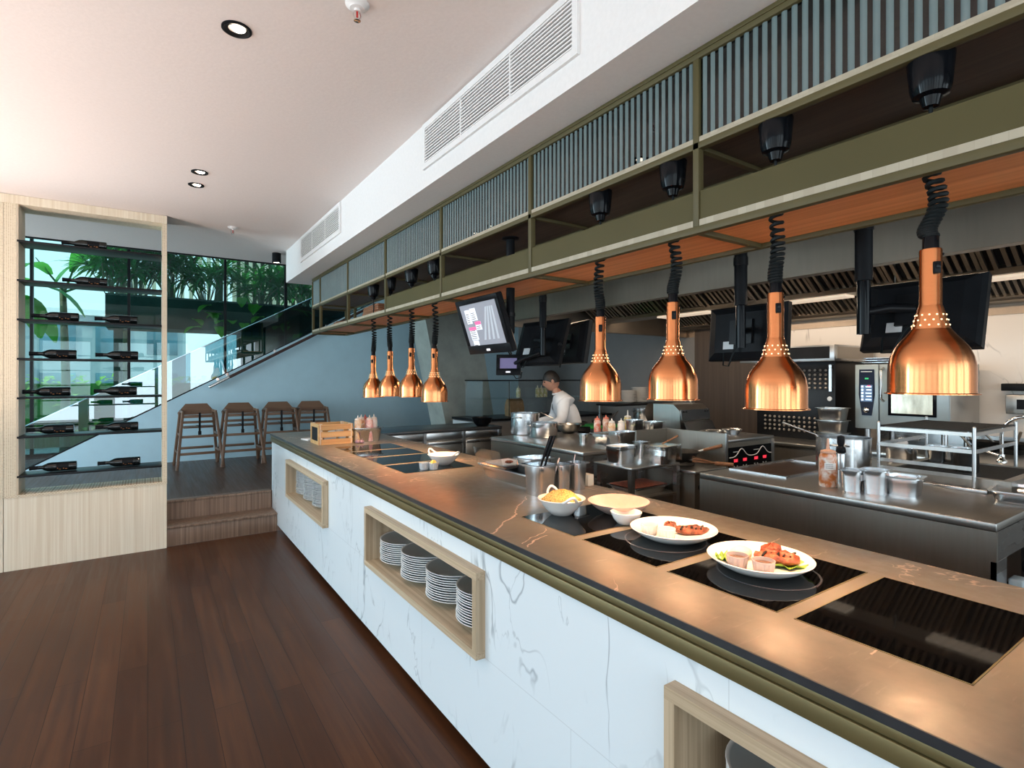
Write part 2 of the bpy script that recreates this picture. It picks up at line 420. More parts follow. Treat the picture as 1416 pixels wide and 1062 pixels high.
# facade beyond the stairs
f = MB()
for x in (-5.6, -4.6, -3.6, -2.45, -1.35, -.237, 1.06, 2.0, 3.1, 4.2):
    f.box(x-.018, x+.018, 10.02, 10.10, .35, 5.4)
f.box(-5.6, 6, 10.02, 10.10, .35, .42).box(-5.6, 6, 10.02, 10.10, 5.3, 5.4)
wf = struct('window_1', f, M['black_metal'], smooth=False)
ob('glass_pane', MB().box(-5.6, 6, 10.05, 10.062, .42, 5.3), M['pane'], wf)
# ---------------------------------------------------------------- outside
struct('ground_bounce_terrace', MB().box(-45, -5.62, -25, 10.09, -.2, -.02), simple('pale_bounce_stone', (.52, .49, .46), .85, var=.1, scale=2))  # unseen pale ground, added to bounce sunlight up to the ceiling
struct('wall_left_sun_block', MB().box(-5.75, -5.6, 5.65, 10.12, ZC, 5.41), M['white'])  # unseen, added to keep direct sun off the platform
struct('wall_upper_sun_block', MB().box(-5.75, 6.15, 7.22, 7.26, ZC+.16, 5.41), M['white'])  # added out of view to shut out sun above the main ceiling
struct('ceiling_sun_block', MB().box(-5.6, 6.15, 7.26, 10.12, 5.41, 5.5), M['ceiling'])  # unseen roof added so no sun patch falls on the stair wall
struct('ground_terrace', MB().box(-40, 30, 10.1, 60, -.15, .02), simple('pale_paving', (.26, .27, .27), .8, var=.15, scale=3))
def leaf_mesh(mb, base, d, L, W, droop=.4, n=6, up=Vector((0, 0, 1)), fold=.25):
    d = Vector(d).normalized(); side = d.cross(up)
    if side.length < .1: side = Vector((1, 0, 0))
    side.normalize(); nrm = side.cross(d)
    p = Vector(base); rows = []; dd = d.copy()
    for i in range(n+1):
        t = i/n
        w = W*math.sin(PI*min(1, t*.93+.05))**.75/2
        rows.append((p-side*w+nrm*w*fold, p.copy(), p+side*w+nrm*w*fold))
        dd = (dd+Vector((0, 0, -droop/n*(1+t)))).normalized(); p = p+dd*(L/n)
    vs = [[mb.V(q) for q in r] for r in rows]
    for a, b in zip(vs, vs[1:]):
        mb.F([a[0], a[1], b[1], b[0]]); mb.F([a[1], a[2], b[2], b[1]])
def leafm(name, c, c2):
    g = G(name); f = g.noise(g.obj((2, 2, 2)), 3, 3); f2 = g.noise(g.obj((30, 30, 30)), 1, 2)
    g.pr(Base_Color=g.ramp(g.math('ADD', g.math('MULTIPLY', f, .6), g.math('MULTIPLY', f2, .4)), [(.35, c), (.65, c2)]), Roughness=.45, Specular_IOR_Level=.15)
    t = g.t; tl = g.n('BsdfTranslucent', Color=(*mul(c2, 1.6), 1)); mx = g.n('MixShader', Fac=.35, i1=g.b.outputs[0], i2=tl.outputs[0])
    t.links.new(mx.outputs[0], g.out.inputs[0])
    return g.m
M['banana'] = leafm('banana_leaf', (.02, .13, .02), (.07, .30, .04))
M['palm'] = leafm('palm_leaf', (.012, .085, .018), (.04, .20, .035))
M['hedge'] = leafm('hedge_leaf', (.05, .17, .03), (.17, .36, .06))
M['stem'] = simple('plant_stem', (.16, .13, .07), .7, var=.3, scale=12)
M['soil'] = simple('dark_planter', (.018, .026, .022), .8, var=.3, scale=9)
# raised planter on posts just outside the glass
pl = thing('raised_planter', 'dark raised planter on posts outside the glass above the stairs', 'planter', (1.2, 10.9, .02))
ob('trough', MB().box(-1.75, 3.6, -.4, .45, 2.28, 2.80), M['soil'], pl)
for x in (-1.6, .9, 3.4): ob('post', MB().box(x-.06, x+.06, -.06, .06, 0, 2.28), M['soil'], pl)
def palm(x, y, z, h, n, label, spread=.6, leafL=.5):
    t = thing('bamboo_palm', label, 'plant', (x, y, z), RND.uniform(0, 6), 'palms in the raised planter')
    s = MB(); fo = MB()
    for k in range(n):
        a = RND.uniform(0, 6.28); r = RND.uniform(.05, .3); hh = h*RND.uniform(.45, 1)
        tip = Vector((math.cos(a)*(r+spread*.4), math.sin(a)*(r+spread*.4)*.7, hh))
        s.tube([(math.cos(a)*r*.4, math.sin(a)*r*.4, 0), (math.cos(a)*r, math.sin(a)*r, hh*.6), tip], .008, 5)
        for j in range(15):
            b = RND.uniform(0, 6.28); e = RND.uniform(-.35, 1.1)
            leaf_mesh(fo, tip, (math.cos(b)*math.cos(e), math.sin(b)*math.cos(e), math.sin(e)), leafL*RND.uniform(.6, 1.05), .048, .45, 4)
    ob('stem', s, M['stem'], t); ob('foliage', fo, M['palm'], t, smooth=False)
for x, h, n, lab in ((-.15, 1.05, 26, 'bushy dark palm beside the cabinet end, above the stair glass'), (.35, .95, 26, 'feathery palm second from the cabinet in the raised planter'),
                     (.85, .75, 20, 'low dark palm under the big banana leaf'), (1.75, .55, 20, 'short palm in front of the timber slats'),
                     (2.45, .55, 18, 'short palm nearest the white bulkhead'), (-.45, .7, 20, 'dark palm behind the right half of the wine cabinet')):
    palm(x, 10.85, 2.80, h, n, lab)
def banana(x, y, z, leaves, label, trunk=.8):
    t = thing('banana_plant', label, 'plant', (x, y, z), 0, 'banana plants outside the glass')
    ob('trunk', MB().tube([(0, 0, 0), (.02, 0, trunk*.5), (-.02, 0, trunk)], [.075, .06, .045], 10), M['stem'], t)
    for (dx, dy, dz, L, W, dr) in leaves:
        lf = MB(); d = Vector((dx, dy, dz)).normalized(); p0 = Vector((0, 0, trunk-.05)); p1 = p0+d*.35
        leaf_mesh(lf, p1, d, L, W, dr, 9, fold=.2)
        o = ob('leaf', lf, M['banana'], t)
        ob('leaf_stalk', MB().tube([p0, p1, p1+d*L*.3], [.02, .014, .006], 6), M['palm'], o)
banana(1.05, 11.0, 2.8, [(.6, -.5, .55, 1.0, .32, 1.5), (.8, -.2, .6, 1.1, .34, 1.6), (-.5, -.3, .9, .9, .3, 1.2)], 'banana plant with a broad drooping leaf in front of the slats', .7)
banana(-1.15, 11.6, .02, [(-.9, -.2, .3, 1.2, .42, 1.2), (.8, -.3, .35, 1.1, .4, 1.5), (-.4, -.5, .6, 1.1, .42, 2.0), (.3, -.2, .9, 1.2, .4, 1.2)], 'tall banana plant behind the middle of the wine cabinet', 2.95)
banana(-2.1, 11.4, .02, [(.9, -.2, .5, 1.2, .45, 1.4), (.5, -.5, .1, 1.1, .5, 1.6), (-.6, -.2, .7, 1.1, .4, 1.4), (.7, -.4, -.1, 1.0, .5, 1.1)], 'banana plant behind the left end of the wine cabinet', 2.75)
banana(-.35, 11.7, .02, [(-.8, -.3, .3, .9, .4, 1.6), (.6, -.4, .1, .8, .36, 1.6), (.2, -.3, .9, 1.0, .36, 1.2)], 'banana plant with a thick trunk behind the bottles by the cabinet end', 3.3)
mon = thing('philodendron', 'trailing broad leaved plant hanging from the raised planter', 'plant', (1.0, 10.44, 2.805))
fo = MB()
for k in range(22):
    a = RND.uniform(-2.9, -.2)
    leaf_mesh(fo, (RND.uniform(-.5, 1.4), RND.uniform(-.02, .1), RND.uniform(-.5, .1)), (math.cos(a), math.sin(a), RND.uniform(-.2, .5)), RND.uniform(.2, .34), .17, .9, 5)
ob('foliage', fo, M['hedge'], mon, smooth=False)
# timber slats behind the planting
sl = thing('slat_screen', 'screen of upright pale timber slats behind the planting', 'screen', (1.0, 12.6, .02))
s = MB()
x = -1.4
while x < 5.2:
    s.box(x, x+.07, -.05, 0, 2.7, 4.8); x += .155
ob('slats', s, M['bamboo'], sl, smooth=False)
ob('backing', MB().box(.55, 5.2, .002, .1, 0, 4.8), simple('olive_backing', (.055, .06, .028), .8), sl)
# hedge and buildings across the street
h = MB()
for i in range(1500):
    x, y, z = RND.uniform(-11, 1.5), 15.2+RND.uniform(-.4, .4), RND.uniform(.3, 1.55)
    a = RND.uniform(0, 6.28); leaf_mesh(h, (x, y, z), (math.cos(a), math.sin(a)-.6, RND.uniform(-.2, 1)), RND.uniform(.16, .3), .12, .5, 2)
hd = thing('hedge', 'low clipped green hedge across the terrace outside', 'hedge', (-5, 15.2, .02))
h.bm.transform(Matrix.Translation((5, -15.2, -.02)))
ob('foliage', h, M['hedge'], hd, smooth=False)
ob('core', MB().box(-6, 6.5, -.3, .3, 0, 1.35), M['palm'], hd)
def building(name, label, x0, x1, y, hgt, nx, nz, wc):
    t = thing(name, label, 'building', ((x0+x1)/2, y, .02)); w = (x1-x0)
    wall = MB().box(-w/2, w/2, 0, 6, 0, hgt)
    ob('wall', wall, wc, t, smooth=False)
    ob('parapet', MB().box(-w/2-.1, w/2+.1, -.1, 6.1, hgt, hgt+.25), M['white'], t, smooth=False)
    for i in range(nx):
        for k in range(nz):
            cx = -w/2+(i+.5)*w/nx; cz = (k+.5)*hgt/nz
            ob('window', MB().box(cx-w/nx*.32, cx+w/nx*.32, -.04, .02, cz-hgt/nz*.3, cz+hgt/nz*.3), M['win_dark'], t, smooth=False)
M['win_dark'] = simple('blue_window_glass', (.10, .20, .25), .1, var=.5, scale=.6)
building('office_building', 'pale blue glazed building across the street behind the hedge', -24, -6.5, 27, 4.6, 8, 2, simple('pale_blue_cladding', (.24, .36, .42), .6, var=.08, scale=2))
building('shop_building', 'low pale grey building across the street, right of the glazed one', -6, 1.5, 30, 4.2, 4, 2, simple('pale_grey_cladding', (.32, .38, .40), .6, var=.08, scale=2))
# ================================================================ CEILING FITTINGS
def downlight(x, y, r, label, on=True):
    t = thing('ceiling_downlight', label, 'light', (x, y, ZC), 0, 'recessed ceiling downlights')
    ob('trim_ring', MB().lathe([(r, -.001), (r, -.006), (r*.86, -.008), (r*.78, -.003), (r*.55, -.0012), (r*.55, -.0005)], n=32), M['black'], t)
    ob('lamp', MB().lathe([(0, -.006), (r*.4, -.006), (r*.46, -.003), (r*.46, -.001)], (r*.12, -r*.1, 0), 24), M['downlight'], t)
    l = bpy.data.lights.new('downlight', 'SPOT'); l.energy = 14; l.color = (1, .84, .66); l.spot_size = 1.7; l.spot_blend = .6; l.shadow_soft_size = .05
    lo = bpy.data.objects.new('downlight', l); COL.objects.link(lo); lo.location = (x, y, ZC-.03)
downlight(.30, 2.45, .056, 'large black recessed downlight, nearest the camera')
downlight(.297, 4.30, .052, 'black recessed downlight, middle of the line of three')
downlight(.295, 4.60, .052, 'black recessed downlight, farthest of the line of three')
def sprinkler(x, y, label):
    t = thing('fire_sprinkler', label, 'sprinkler', (x, y, ZC), 0, 'ceiling sprinklers')
    ob('escutcheon', MB().lathe([(.045, -.001), (.043, -.008), (.03, -.014), (.028, -.02), (.012, -.022), (.012, -.03), (0, -.03)], n=24), M['white'], t)
    hd = MB()
    for sx in (-1, 1): hd.tube([(sx*.010, 0, -.028), (sx*.015, 0, -.045), (sx*.008, 0, -.062)], .003, 6)
    hd.lathe([(0, -.060), (.013, -.061), (.013, -.065), (0, -.066)], n=12)
    ob('frame', hd, M['chrome'], t)
    ob('glass_bulb', MB().tube([(0, 0, -.03), (0, 0, -.06)], .004, 6), simple('red_bulb', (.5, .02, .02), .2), t)
sprinkler(.66, 2.03, 'white ceiling sprinkler head near the large downlight')
sprinkler(.666, 5.70, 'small ceiling sprinkler head farthest from the camera')
sp = thing('surface_spotlight', 'small black cylinder spotlight on the ceiling beside the bulkhead end', 'light', (1.22, 6.62, ZC))
ob('body', MB().lathe([(0, 0), (.045, 0), (.047, -.003), (.047, -.11), (.04, -.112), (.036, -.10), (0, -.10)], n=24), M['black'], sp)
ob('lamp', MB().lathe([(0, -.101), (.034, -.101), (.034, -.104), (0, -.105)], n=20), M['downlight'], sp)
def grille(y0, y1, label):
    t = thing('air_grille', label, 'vent', (1.287, y0, 2.66), 0, 'air grilles in the bulkhead')
    L = y1-y0; Hh = .25
    fr = MB().box(-.014, 0, 0, L, 0, .03).box(-.014, 0, 0, L, Hh-.03, Hh).box(-.014, 0, 0, .03, .03, Hh-.03).box(-.014, 0, L-.03, L, .03, Hh-.03)
    ob('frame', fr, M['white'], t, smooth=False)
    ob('backing', MB().box(-.0045, -.001, .03, L-.03, .03, Hh-.03), M['black'], t)
    for i in range(12):
        z = .038+i*(Hh-.074)/11
        R = Matrix.Translation((-.0085, L/2, z)) @ Matrix.Rotation(.1, 4, 'Y')
        ob('louvre', MB().cbox((0, 0, 0), (.006, L-.06, .0075), R), M['white'], t, smooth=False)
    for k in (1, 2): ob('divider', MB().box(-.012, -.004, L*k/3-.005, L*k/3+.005, .03, Hh-.03), M['white'], t)
grille(1.471, 2.785, 'long white louvred air grille on the bulkhead nearer the camera')
grille(4.355, 5.71, 'white louvred air grille at the far end of the bulkhead')
# ================================================================ HANDRAIL on the stair wall
hx0, hx1 = .72, 3.1
def hz(x): return 1.37+.56*(x-.72)
hr = thing('handrail', 'dark sloping handrail with chrome end on the blue-grey stair wall', 'handrail', (hx0, 8.60, hz(hx0)))
ob('rail', MB().tube([(.22, 0, .123), (hx1-hx0, 0, hz(hx1)-hz(hx0))], .021, 12), simple('dark_red_wood', (.055, .022, .018), .35), hr)
ob('chrome_end', MB().tube([(-.0, 0, -.0), (.24, 0, .134)], .022, 12).ball((0, 0, 0), .022, 12, 8), M['chrome'], hr)['label'] = 'chrome rail end'
for x in (.10, .22, .85, 1.6): ob('bracket', MB().tube([(x, 0, x*.56), (x, .03, x*.56-.01), (x, .068, x*.56+.05)], .007, 6).lathe([(0, 0), (.02, 0), (.02, .006), (0, .006)], n=12, M=Matrix.Translation((x, .064, x*.56+.05)) @ Matrix.Rotation(-PI/2, 4, 'X')), M['chrome'], hr)
# ================================================================ WINE CABINET
cy0, cy1 = 5.63, 5.92
def bay(x0, x1, label, first):
    t = thing('wine_cabinet', label, 'cabinet', (x1, cy0, 0), 0)
    w = x1-x0; d = cy1-cy0
    ob('base_panel', MB().box(-w, -.002, .006, d, 0, .565), M['bamboo'], t, smooth=False)
    ob('sill', MB().box(-w, 0, 0, d, .565, .585), M['edge_x'], t, smooth=False)
    ob('upright', MB().box(-.036, 0, 0, d, .585, ZC-.002), M['edge_z'], t, smooth=False)
    if first: ob('upright', MB().box(-w, -w+.075, 0, d, .585, ZC-.002), M['edge_z'], t, smooth=False)
    ob('inner_lining', MB().box(-w+.0755, -w+.084, .006, d, .586, 2.85), M['bamboo'], t, smooth=False)
    ob('head_panel', MB().box(-w-.002, .0, -.004, d, 2.85, ZC-.003), M['bamboo'], t, smooth=False)
    for i in range(7):
        z = .732+i*.307
        ob('shelf', MB().box(-w+.06, -.038, .004, d-.02, z-.016, z, b=.002), M['black_metal'], t)
    return t
bay(-.92, .14, 'pale bamboo wine display cabinet with black shelves beside the steps', True)
b2 = bay(-1.9, -.922, 'next bay of the bamboo wine display, mostly out of view', False)
def bottle(name_label, x, y, z):
    """lying on its side, neck toward -X"""
    t = thing('wine_bottle', name_label, 'bottle', (x, y, z), 0, 'wine bottles in the display cabinet')
    Rm = Matrix.Translation((.145, 0, .038)) @ Matrix.Rotation(-PI/2, 4, 'Y')
    b = MB().lathe([(0, .004), (.030, 0), (.036, .003), (.0372, .01), (.0372, .165), (.034, .185), (.024, .205), (.0155, .22), (.0148, .285), (.0165, .286), (.0165, .298), (0, .299)], n=28, M=Rm)
    ob('glass', b, M['glass_bottle'], t)
    ob('capsule', MB().lathe([(.0158, .245), (.0158, .285), (.0172, .286), (.0172, .299), (0, .300)], n=24, M=Rm), M['black'], t)
    m = MB()
    for k in range(20):
        a0, a1 = -2.6+k*.1, -2.5+k*.1
        m.loft([[Rm @ Vector((.0376*math.cos(a), .0376*math.sin(a), zz)) for zz in (.05, .13)] for a in (a0, a1)], closed=False)
    ob('paper_label', m, M['black'], t)
    mk = MB()
    for k, (a, zz, dz) in enumerate(((-2.1, .06, .014), (-2.0, .08, .006), (-2.2, .10, .012), (-1.9, .118, .005))):
        mk.loft([[Rm @ Vector((.0379*math.cos(q), .0379*math.sin(q), u)) for u in (zz, zz+dz)] for q in (a, a+.14)], closed=False)
    ob('label_print', mk, simple('copper_print', (.5, .2, .07), .5), t)
    return t
ords = ['lowest', 'second lowest', 'third lowest', 'fourth', 'fifth', 'sixth', 'top']
spots = {0: (75, 166), 1: (71, 163), 2: (66, 161), 3: (75, 163), 4: (78, 162), 5: (119,), 6: (118,)}
first = None
for lv, pxs in spots.items():
    z = .732+lv*.307
    for k, px in enumerate(pxs):
        p = P(px, Y=cy0+.12, z=None, py=500)
        if len(pxs) == 1: lab = 'only dark wine bottle on the %s shelf of the bamboo cabinet' % ords[lv]
        else: lab = 'dark wine bottle on the %s shelf, %s' % (ords[lv], 'nearer the left upright' if k == 0 else 'nearer the steps')
        if first is None: first = bottle(lab, p.x, cy0+.12, z+.001)
        else: dup(first, (p.x, cy0+.12, z+.001), 0, lab)
# ================================================================ THE PASS COUNTER
XF, XB, TOP = 1.052, 1.969, .93
YE = 5.953; YN = -1.6
niches = [(3.865, 5.10), (1.74, 2.993), (-.39, .858)]
cnt = thing('serving_counter', 'long white marble fronted pass counter with oak plate niches', 'counter', (XF, 0, 0))
mf = MB()
mf.box(0, .02, YN, YE, .055, .46).box(0, .02, YN, YE, .757, .856)
edges = [YN, -.375, .843, 1.755, 2.978, 3.88, 5.085, YE]
for a, b in zip(edges[0::2], edges[1::2]): mf.box(0, .02, a, b, .46, .757)
ob('marble_front', mf, M['marble'], cnt, smooth=False)
ob('end_panel', MB().box(.02, XB-XF-.02, YE-.02, YE, 0, .856), M['marble'], cnt, smooth=False)
ob('plinth', MB().box(.06, .09, YN, 5.66, 0, .055), M['black'], cnt)
ob('rear_panel', MB().box(XB-XF-.04, XB-XF-.02, YN, 5.32, 0, .905), M['steel_dark'], cnt)
tr = MB().box(-.012, .03, YN, YE+.004, .848, .886, b=.002).box(-.004, .03, YN, YE+.002, .884, .892).box(-.012, .03, YN, YE+.004, .890, .9095, b=.002)
ob('bronze_trim', tr, M['gold'], cnt)
for (y0, y1) in niches:
    n = MB(); d = .36
    n.box(-.04, d, y0, y1, .445, .475).box(-.04, d, y0, y1, .742, .772).box(d-.015, d, y0+.03, y1-.03, .475, .742)
    o = ob('niche_frame', n, M['niche'], cnt, smooth=False)
    ob('niche_side', MB().box(-.04, d, y0, y0+.03, .475, .742), M['niche_z'], o, smooth=False)
    ob('niche_side', MB().box(-.04, d, y1-.03, y1, .475, .742), M['niche_z'], o, smooth=False)
wt = MB().box(XF-.014, XB, YN, YE+.01, .91, TOP, b=.0025)
hob_y = [.354, .729, 1.104, 1.480, 3.01, 3.385, 3.76, 4.135]
wtop = tag(ob('stone_worktop', wt, M['stone']), 'long dark brown stone worktop of the pass counter', 'worktop')
M['edge_stone'] = simple('worktop_edge', (.02, .021, .024), .35, var=.2, scale=20)
ob('front_edge', MB().box(XF-.0155, XF-.0142, YN, YE+.01, .9105, TOP-.001), M['edge_stone'], wtop)
# induction hobs, flush with the stone
M['hob'] = None
g = G('black_hob_glass'); nz = g.noise(g.obj((3, 40, 1), (0, 0, .5)), 3, 5)
g.pr(Base_Color=g.ramp(nz, [(.55, (.002, .002, .0025)), (.85, (.010, .008, .006))]), Roughness=g.n('MapRange', i0=nz, i1=.4, i2=.8, i3=.03, i4=.07).outputs[0], Specular_IOR_Level=.2)
M['hob'] = g.m
M['ring_print'] = simple('hob_ring_print', (.045, .05, .065), .12, var=.1)
hl = ['black induction hob under the nearest copper lamp, empty', 'black induction hob under the steak and salad plate', 'black induction hob under the charred steak plate',
      'black induction hob under the rice bowl', 'black induction hob under the empty two-handled bowl', 'empty black hob in the far group, next to the two-handled bowl one',
      'empty black hob in the far group, third from the camera', 'black hob at the far end beside the sauce bottle tub']
for i, y in enumerate(hob_y):
    t = thing('induction_hob', hl[i], 'hob', (1.503, y+.1635, TOP), 0, 'induction hobs in the worktop')
    ob('glass', MB().box(-.2355, .2355, -.1635, .1635, -.003, .0016), M['hob'], t)
    ob('metal_rim', MB().box(-.239, -.2355, -.167, .167, -.003, .0012).box(.2355, .239, -.167, .167, -.003, .0012).box(-.239, .239, -.167, -.1635, -.003, .0012).box(-.239, .239, .1635, .167, -.003, .0012), M['gold'], t)
    if i in (1, 2):
        rg = MB().lathe([(.135, .0017), (.138, .0021), (.141, .0017)], n=48)
        ob('heat_zone', rg, M['ring_print'], t)
# ================================================================ PLATES
def stack(master, x, y, z0, n, pitch, what, where, group, jit=.002):
    for k in range(n):
        fromtop = n-1-k
        names = ['topmost', 'second', 'third', 'fourth', 'fifth', 'sixth', 'seventh', 'eighth', 'ninth', 'tenth', 'eleventh', 'twelfth', 'thirteenth', 'fourteenth',
                 'fifteenth', 'sixteenth', 'seventeenth', 'eighteenth', 'nineteenth', 'twentieth', 'twenty-first', 'twenty-second']
        pos = names[0] if fromtop == 0 else ('bottom' if k == 0 else names[fromtop]+' from top')
        lab = '%s, %s, %s' % (what, pos, where)
        o = master.copy(); COL.objects.link(o)
        o.location = (x+RND.uniform(-jit, jit), y+RND.uniform(-jit, jit), z0+k*pitch); o.rotation_euler.z = RND.uniform(0, 6)
        tag(o, lab, 'plate', group)
pm = ob('dinner_plate', MB().lathe([(0, .004), (.07, .004), (.075, .0005), (.08, .0005), (.084, .005), (.115, .012), (.1345, .0195), (.1352, .0215), (.1335, .0225), (.112, .0155), (.085, .0085), (0, .0075)], n=40), M['ceramic'])
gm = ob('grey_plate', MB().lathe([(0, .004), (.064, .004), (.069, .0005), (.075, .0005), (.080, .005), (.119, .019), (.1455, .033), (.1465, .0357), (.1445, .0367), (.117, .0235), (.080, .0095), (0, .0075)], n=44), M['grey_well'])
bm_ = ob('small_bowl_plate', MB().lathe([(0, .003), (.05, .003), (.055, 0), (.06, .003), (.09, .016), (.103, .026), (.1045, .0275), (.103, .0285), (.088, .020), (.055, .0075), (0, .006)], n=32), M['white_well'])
where2 = ['middle niche stack nearest the steps', 'middle niche stack second from steps', 'middle niche stack third from steps', 'middle niche stack nearest the camera']
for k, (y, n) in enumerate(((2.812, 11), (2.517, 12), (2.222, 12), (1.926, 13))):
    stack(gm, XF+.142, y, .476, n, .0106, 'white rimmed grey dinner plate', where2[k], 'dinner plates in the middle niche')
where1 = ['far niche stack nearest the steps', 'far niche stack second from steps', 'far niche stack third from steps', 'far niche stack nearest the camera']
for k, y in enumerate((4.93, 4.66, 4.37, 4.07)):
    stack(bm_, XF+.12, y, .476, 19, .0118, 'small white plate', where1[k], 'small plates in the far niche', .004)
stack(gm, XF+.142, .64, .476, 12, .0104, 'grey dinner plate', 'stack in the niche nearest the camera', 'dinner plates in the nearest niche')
for o in (pm, gm, bm_): bpy.data.objects.remove(o)
# ================================================================ OVERHEAD SHELF
SX, SXB = 1.469, 1.85
posts = [-.725-.92, -.725, .195, 1.1155, 2.0325, 2.955, 3.877, 4.80, 5.725, 6.035]
SZ = dict(b0=1.9655, b1=1.988, w0=1.989, w1=2.009, p1=2.101, u0=2.2377, u1=2.2585, v0=2.259, v1=2.275, g1=2.528, t1=2.562)
Z0 = 1.9655
sh = thing('overhead_shelf', 'long bronze framed overhead shelf with fluted glass above the pass', 'shelf', (SX, 0, Z0))
dX = SXB-SX
def R_(z): return z-Z0
def rail(x0, x1, z0, z1): return ob('rail', MB().box(x0, x1, posts[0], posts[-1], R_(z0), R_(z1), b=.001), M['olive'], sh)
for xx in (0, dX-.025):
    rail(xx, xx+.025, SZ['b0'], SZ['b1']); rail(xx, xx+.025, SZ['u0'], SZ['u1']); rail(xx, xx+.025, SZ['g1'], SZ['t1'])
rail(-.004, .004, 2.545, 2.552)
for i, y in enumerate(posts):
    w = .011 if i < 9 else .009
    ob('post', MB().box(0, .026, y-w, y+w, R_(SZ['b1']), R_(SZ['g1']), b=.001), M['olive'], sh)
    ob('post', MB().box(dX-.026, dX, y-w, y+w, R_(SZ['b1']), R_(SZ['g1']), b=.001), M['olive'], sh)
    for z0, z1 in ((SZ['b0'], SZ['b1']), (SZ['u0'], SZ['u1'])):
        ob('crossbar', MB().box(.025, dX-.025, y-w, y+w, R_(z0)-.0, R_(z1), b=.001), M['olive'], sh)
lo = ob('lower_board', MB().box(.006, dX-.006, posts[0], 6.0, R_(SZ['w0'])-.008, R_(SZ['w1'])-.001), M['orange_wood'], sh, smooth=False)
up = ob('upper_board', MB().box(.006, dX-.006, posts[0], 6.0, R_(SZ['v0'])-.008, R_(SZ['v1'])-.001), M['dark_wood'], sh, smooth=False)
for y0, y1 in zip(posts, posts[1:]):
    ob('board_lipping', MB().box(.002, .0055, y0+.012, y1-.012, R_(SZ['w0']), R_(SZ['w1'])), M['edge_y'], lo, smooth=False)
    ob('board_lipping', MB().box(.002, .0055, y0+.012, y1-.012, R_(SZ['v0']), R_(SZ['v1'])), M['edge_y'], up, smooth=False)
ob('back_panel', MB().box(dX-.012, dX-.006, posts[0], 6.0, R_(SZ['v1']), R_(SZ['g1'])), M['black'], sh)
ob('top_panel', MB().box(.01, dX-.01, posts[0], 6.0, R_(SZ['t1'])-.012, R_(SZ['t1'])-.002), M['dark_wood'], sh)
M['reed_pane'] = glassm('dark_tinted_back_pane', (.22, .26, .26), .03)  # dark tint paints the dim interior between the flutes
M['reed'] = simple('painted_reed_reflection', (.15, .205, .21), .16, var=.05, scale=6, Specular_IOR_Level=.6)  # pale teal paints the window light that fluted glass would catch
for i, (y0, y1) in enumerate(zip(posts, posts[1:])):
    a, b = y0+.012, y1-.012; n = max(3, round((b-a)/.029)); pw = (b-a)/n
    o = ob('fluted_pane', MB().box(.012, .016, a, b, R_(SZ['v1'])+.002, R_(SZ['g1'])-.001), M['reed_pane'], sh, smooth=False)
    m = MB()
    for q in range(n):
        yc = a+(q+.5)*pw; w_ = pw*.29
        prof = [(.0118-.0045*math.cos(PI*u/2)**.7 if abs(u) < 1 else .0118, yc+w_*u) for u in (-1, -.75, -.4, 0, .4, .75, 1)]
        m.loft([[(x, y, R_(SZ['v1'])+.002) for x, y in prof], [(x, y, R_(SZ['g1'])-.001) for x, y in prof]], True, True)
    ob('reeds', m, M['reed'], o, sharp=70)
    if 1 <= i <= 5:
        ob('apron_panel', MB().box(.006, .012, y0+.012, y1-.012, R_(SZ['w1']), R_(SZ['p1'])), M['olive_panel'], sh, smooth=False)
# boards lying on the shelf
for k in range(5):
    tag(ob('serving_board', MB().box(-.13, .13, -.19, .19, 0, .017, b=.003), M['brown_handle'], loc=(1.66, 4.36+RND.uniform(-.01, .01), SZ['w1']+k*.0175), rz=RND.uniform(-.04, .04)),
        'brown wooden serving board, %s of the pile on the overhead shelf' % ['bottom', 'second from bottom', 'middle', 'second from top', 'topmost'][k], 'board', 'serving boards on the overhead shelf')
tag(ob('rolling_pin', MB().tube([(0, -.16, 0), (0, -.13, 0), (0, -.12, 0), (0, .12, 0), (0, .13, 0), (0, .16, 0)], [.01, .01, .022, .022, .01, .01], 12), M['brown_handle'], loc=(1.60, 5.25, SZ['w1']+.023), rz=.5),
    'brown rolling pin lying in the far bay of the overhead shelf', 'rolling pin')
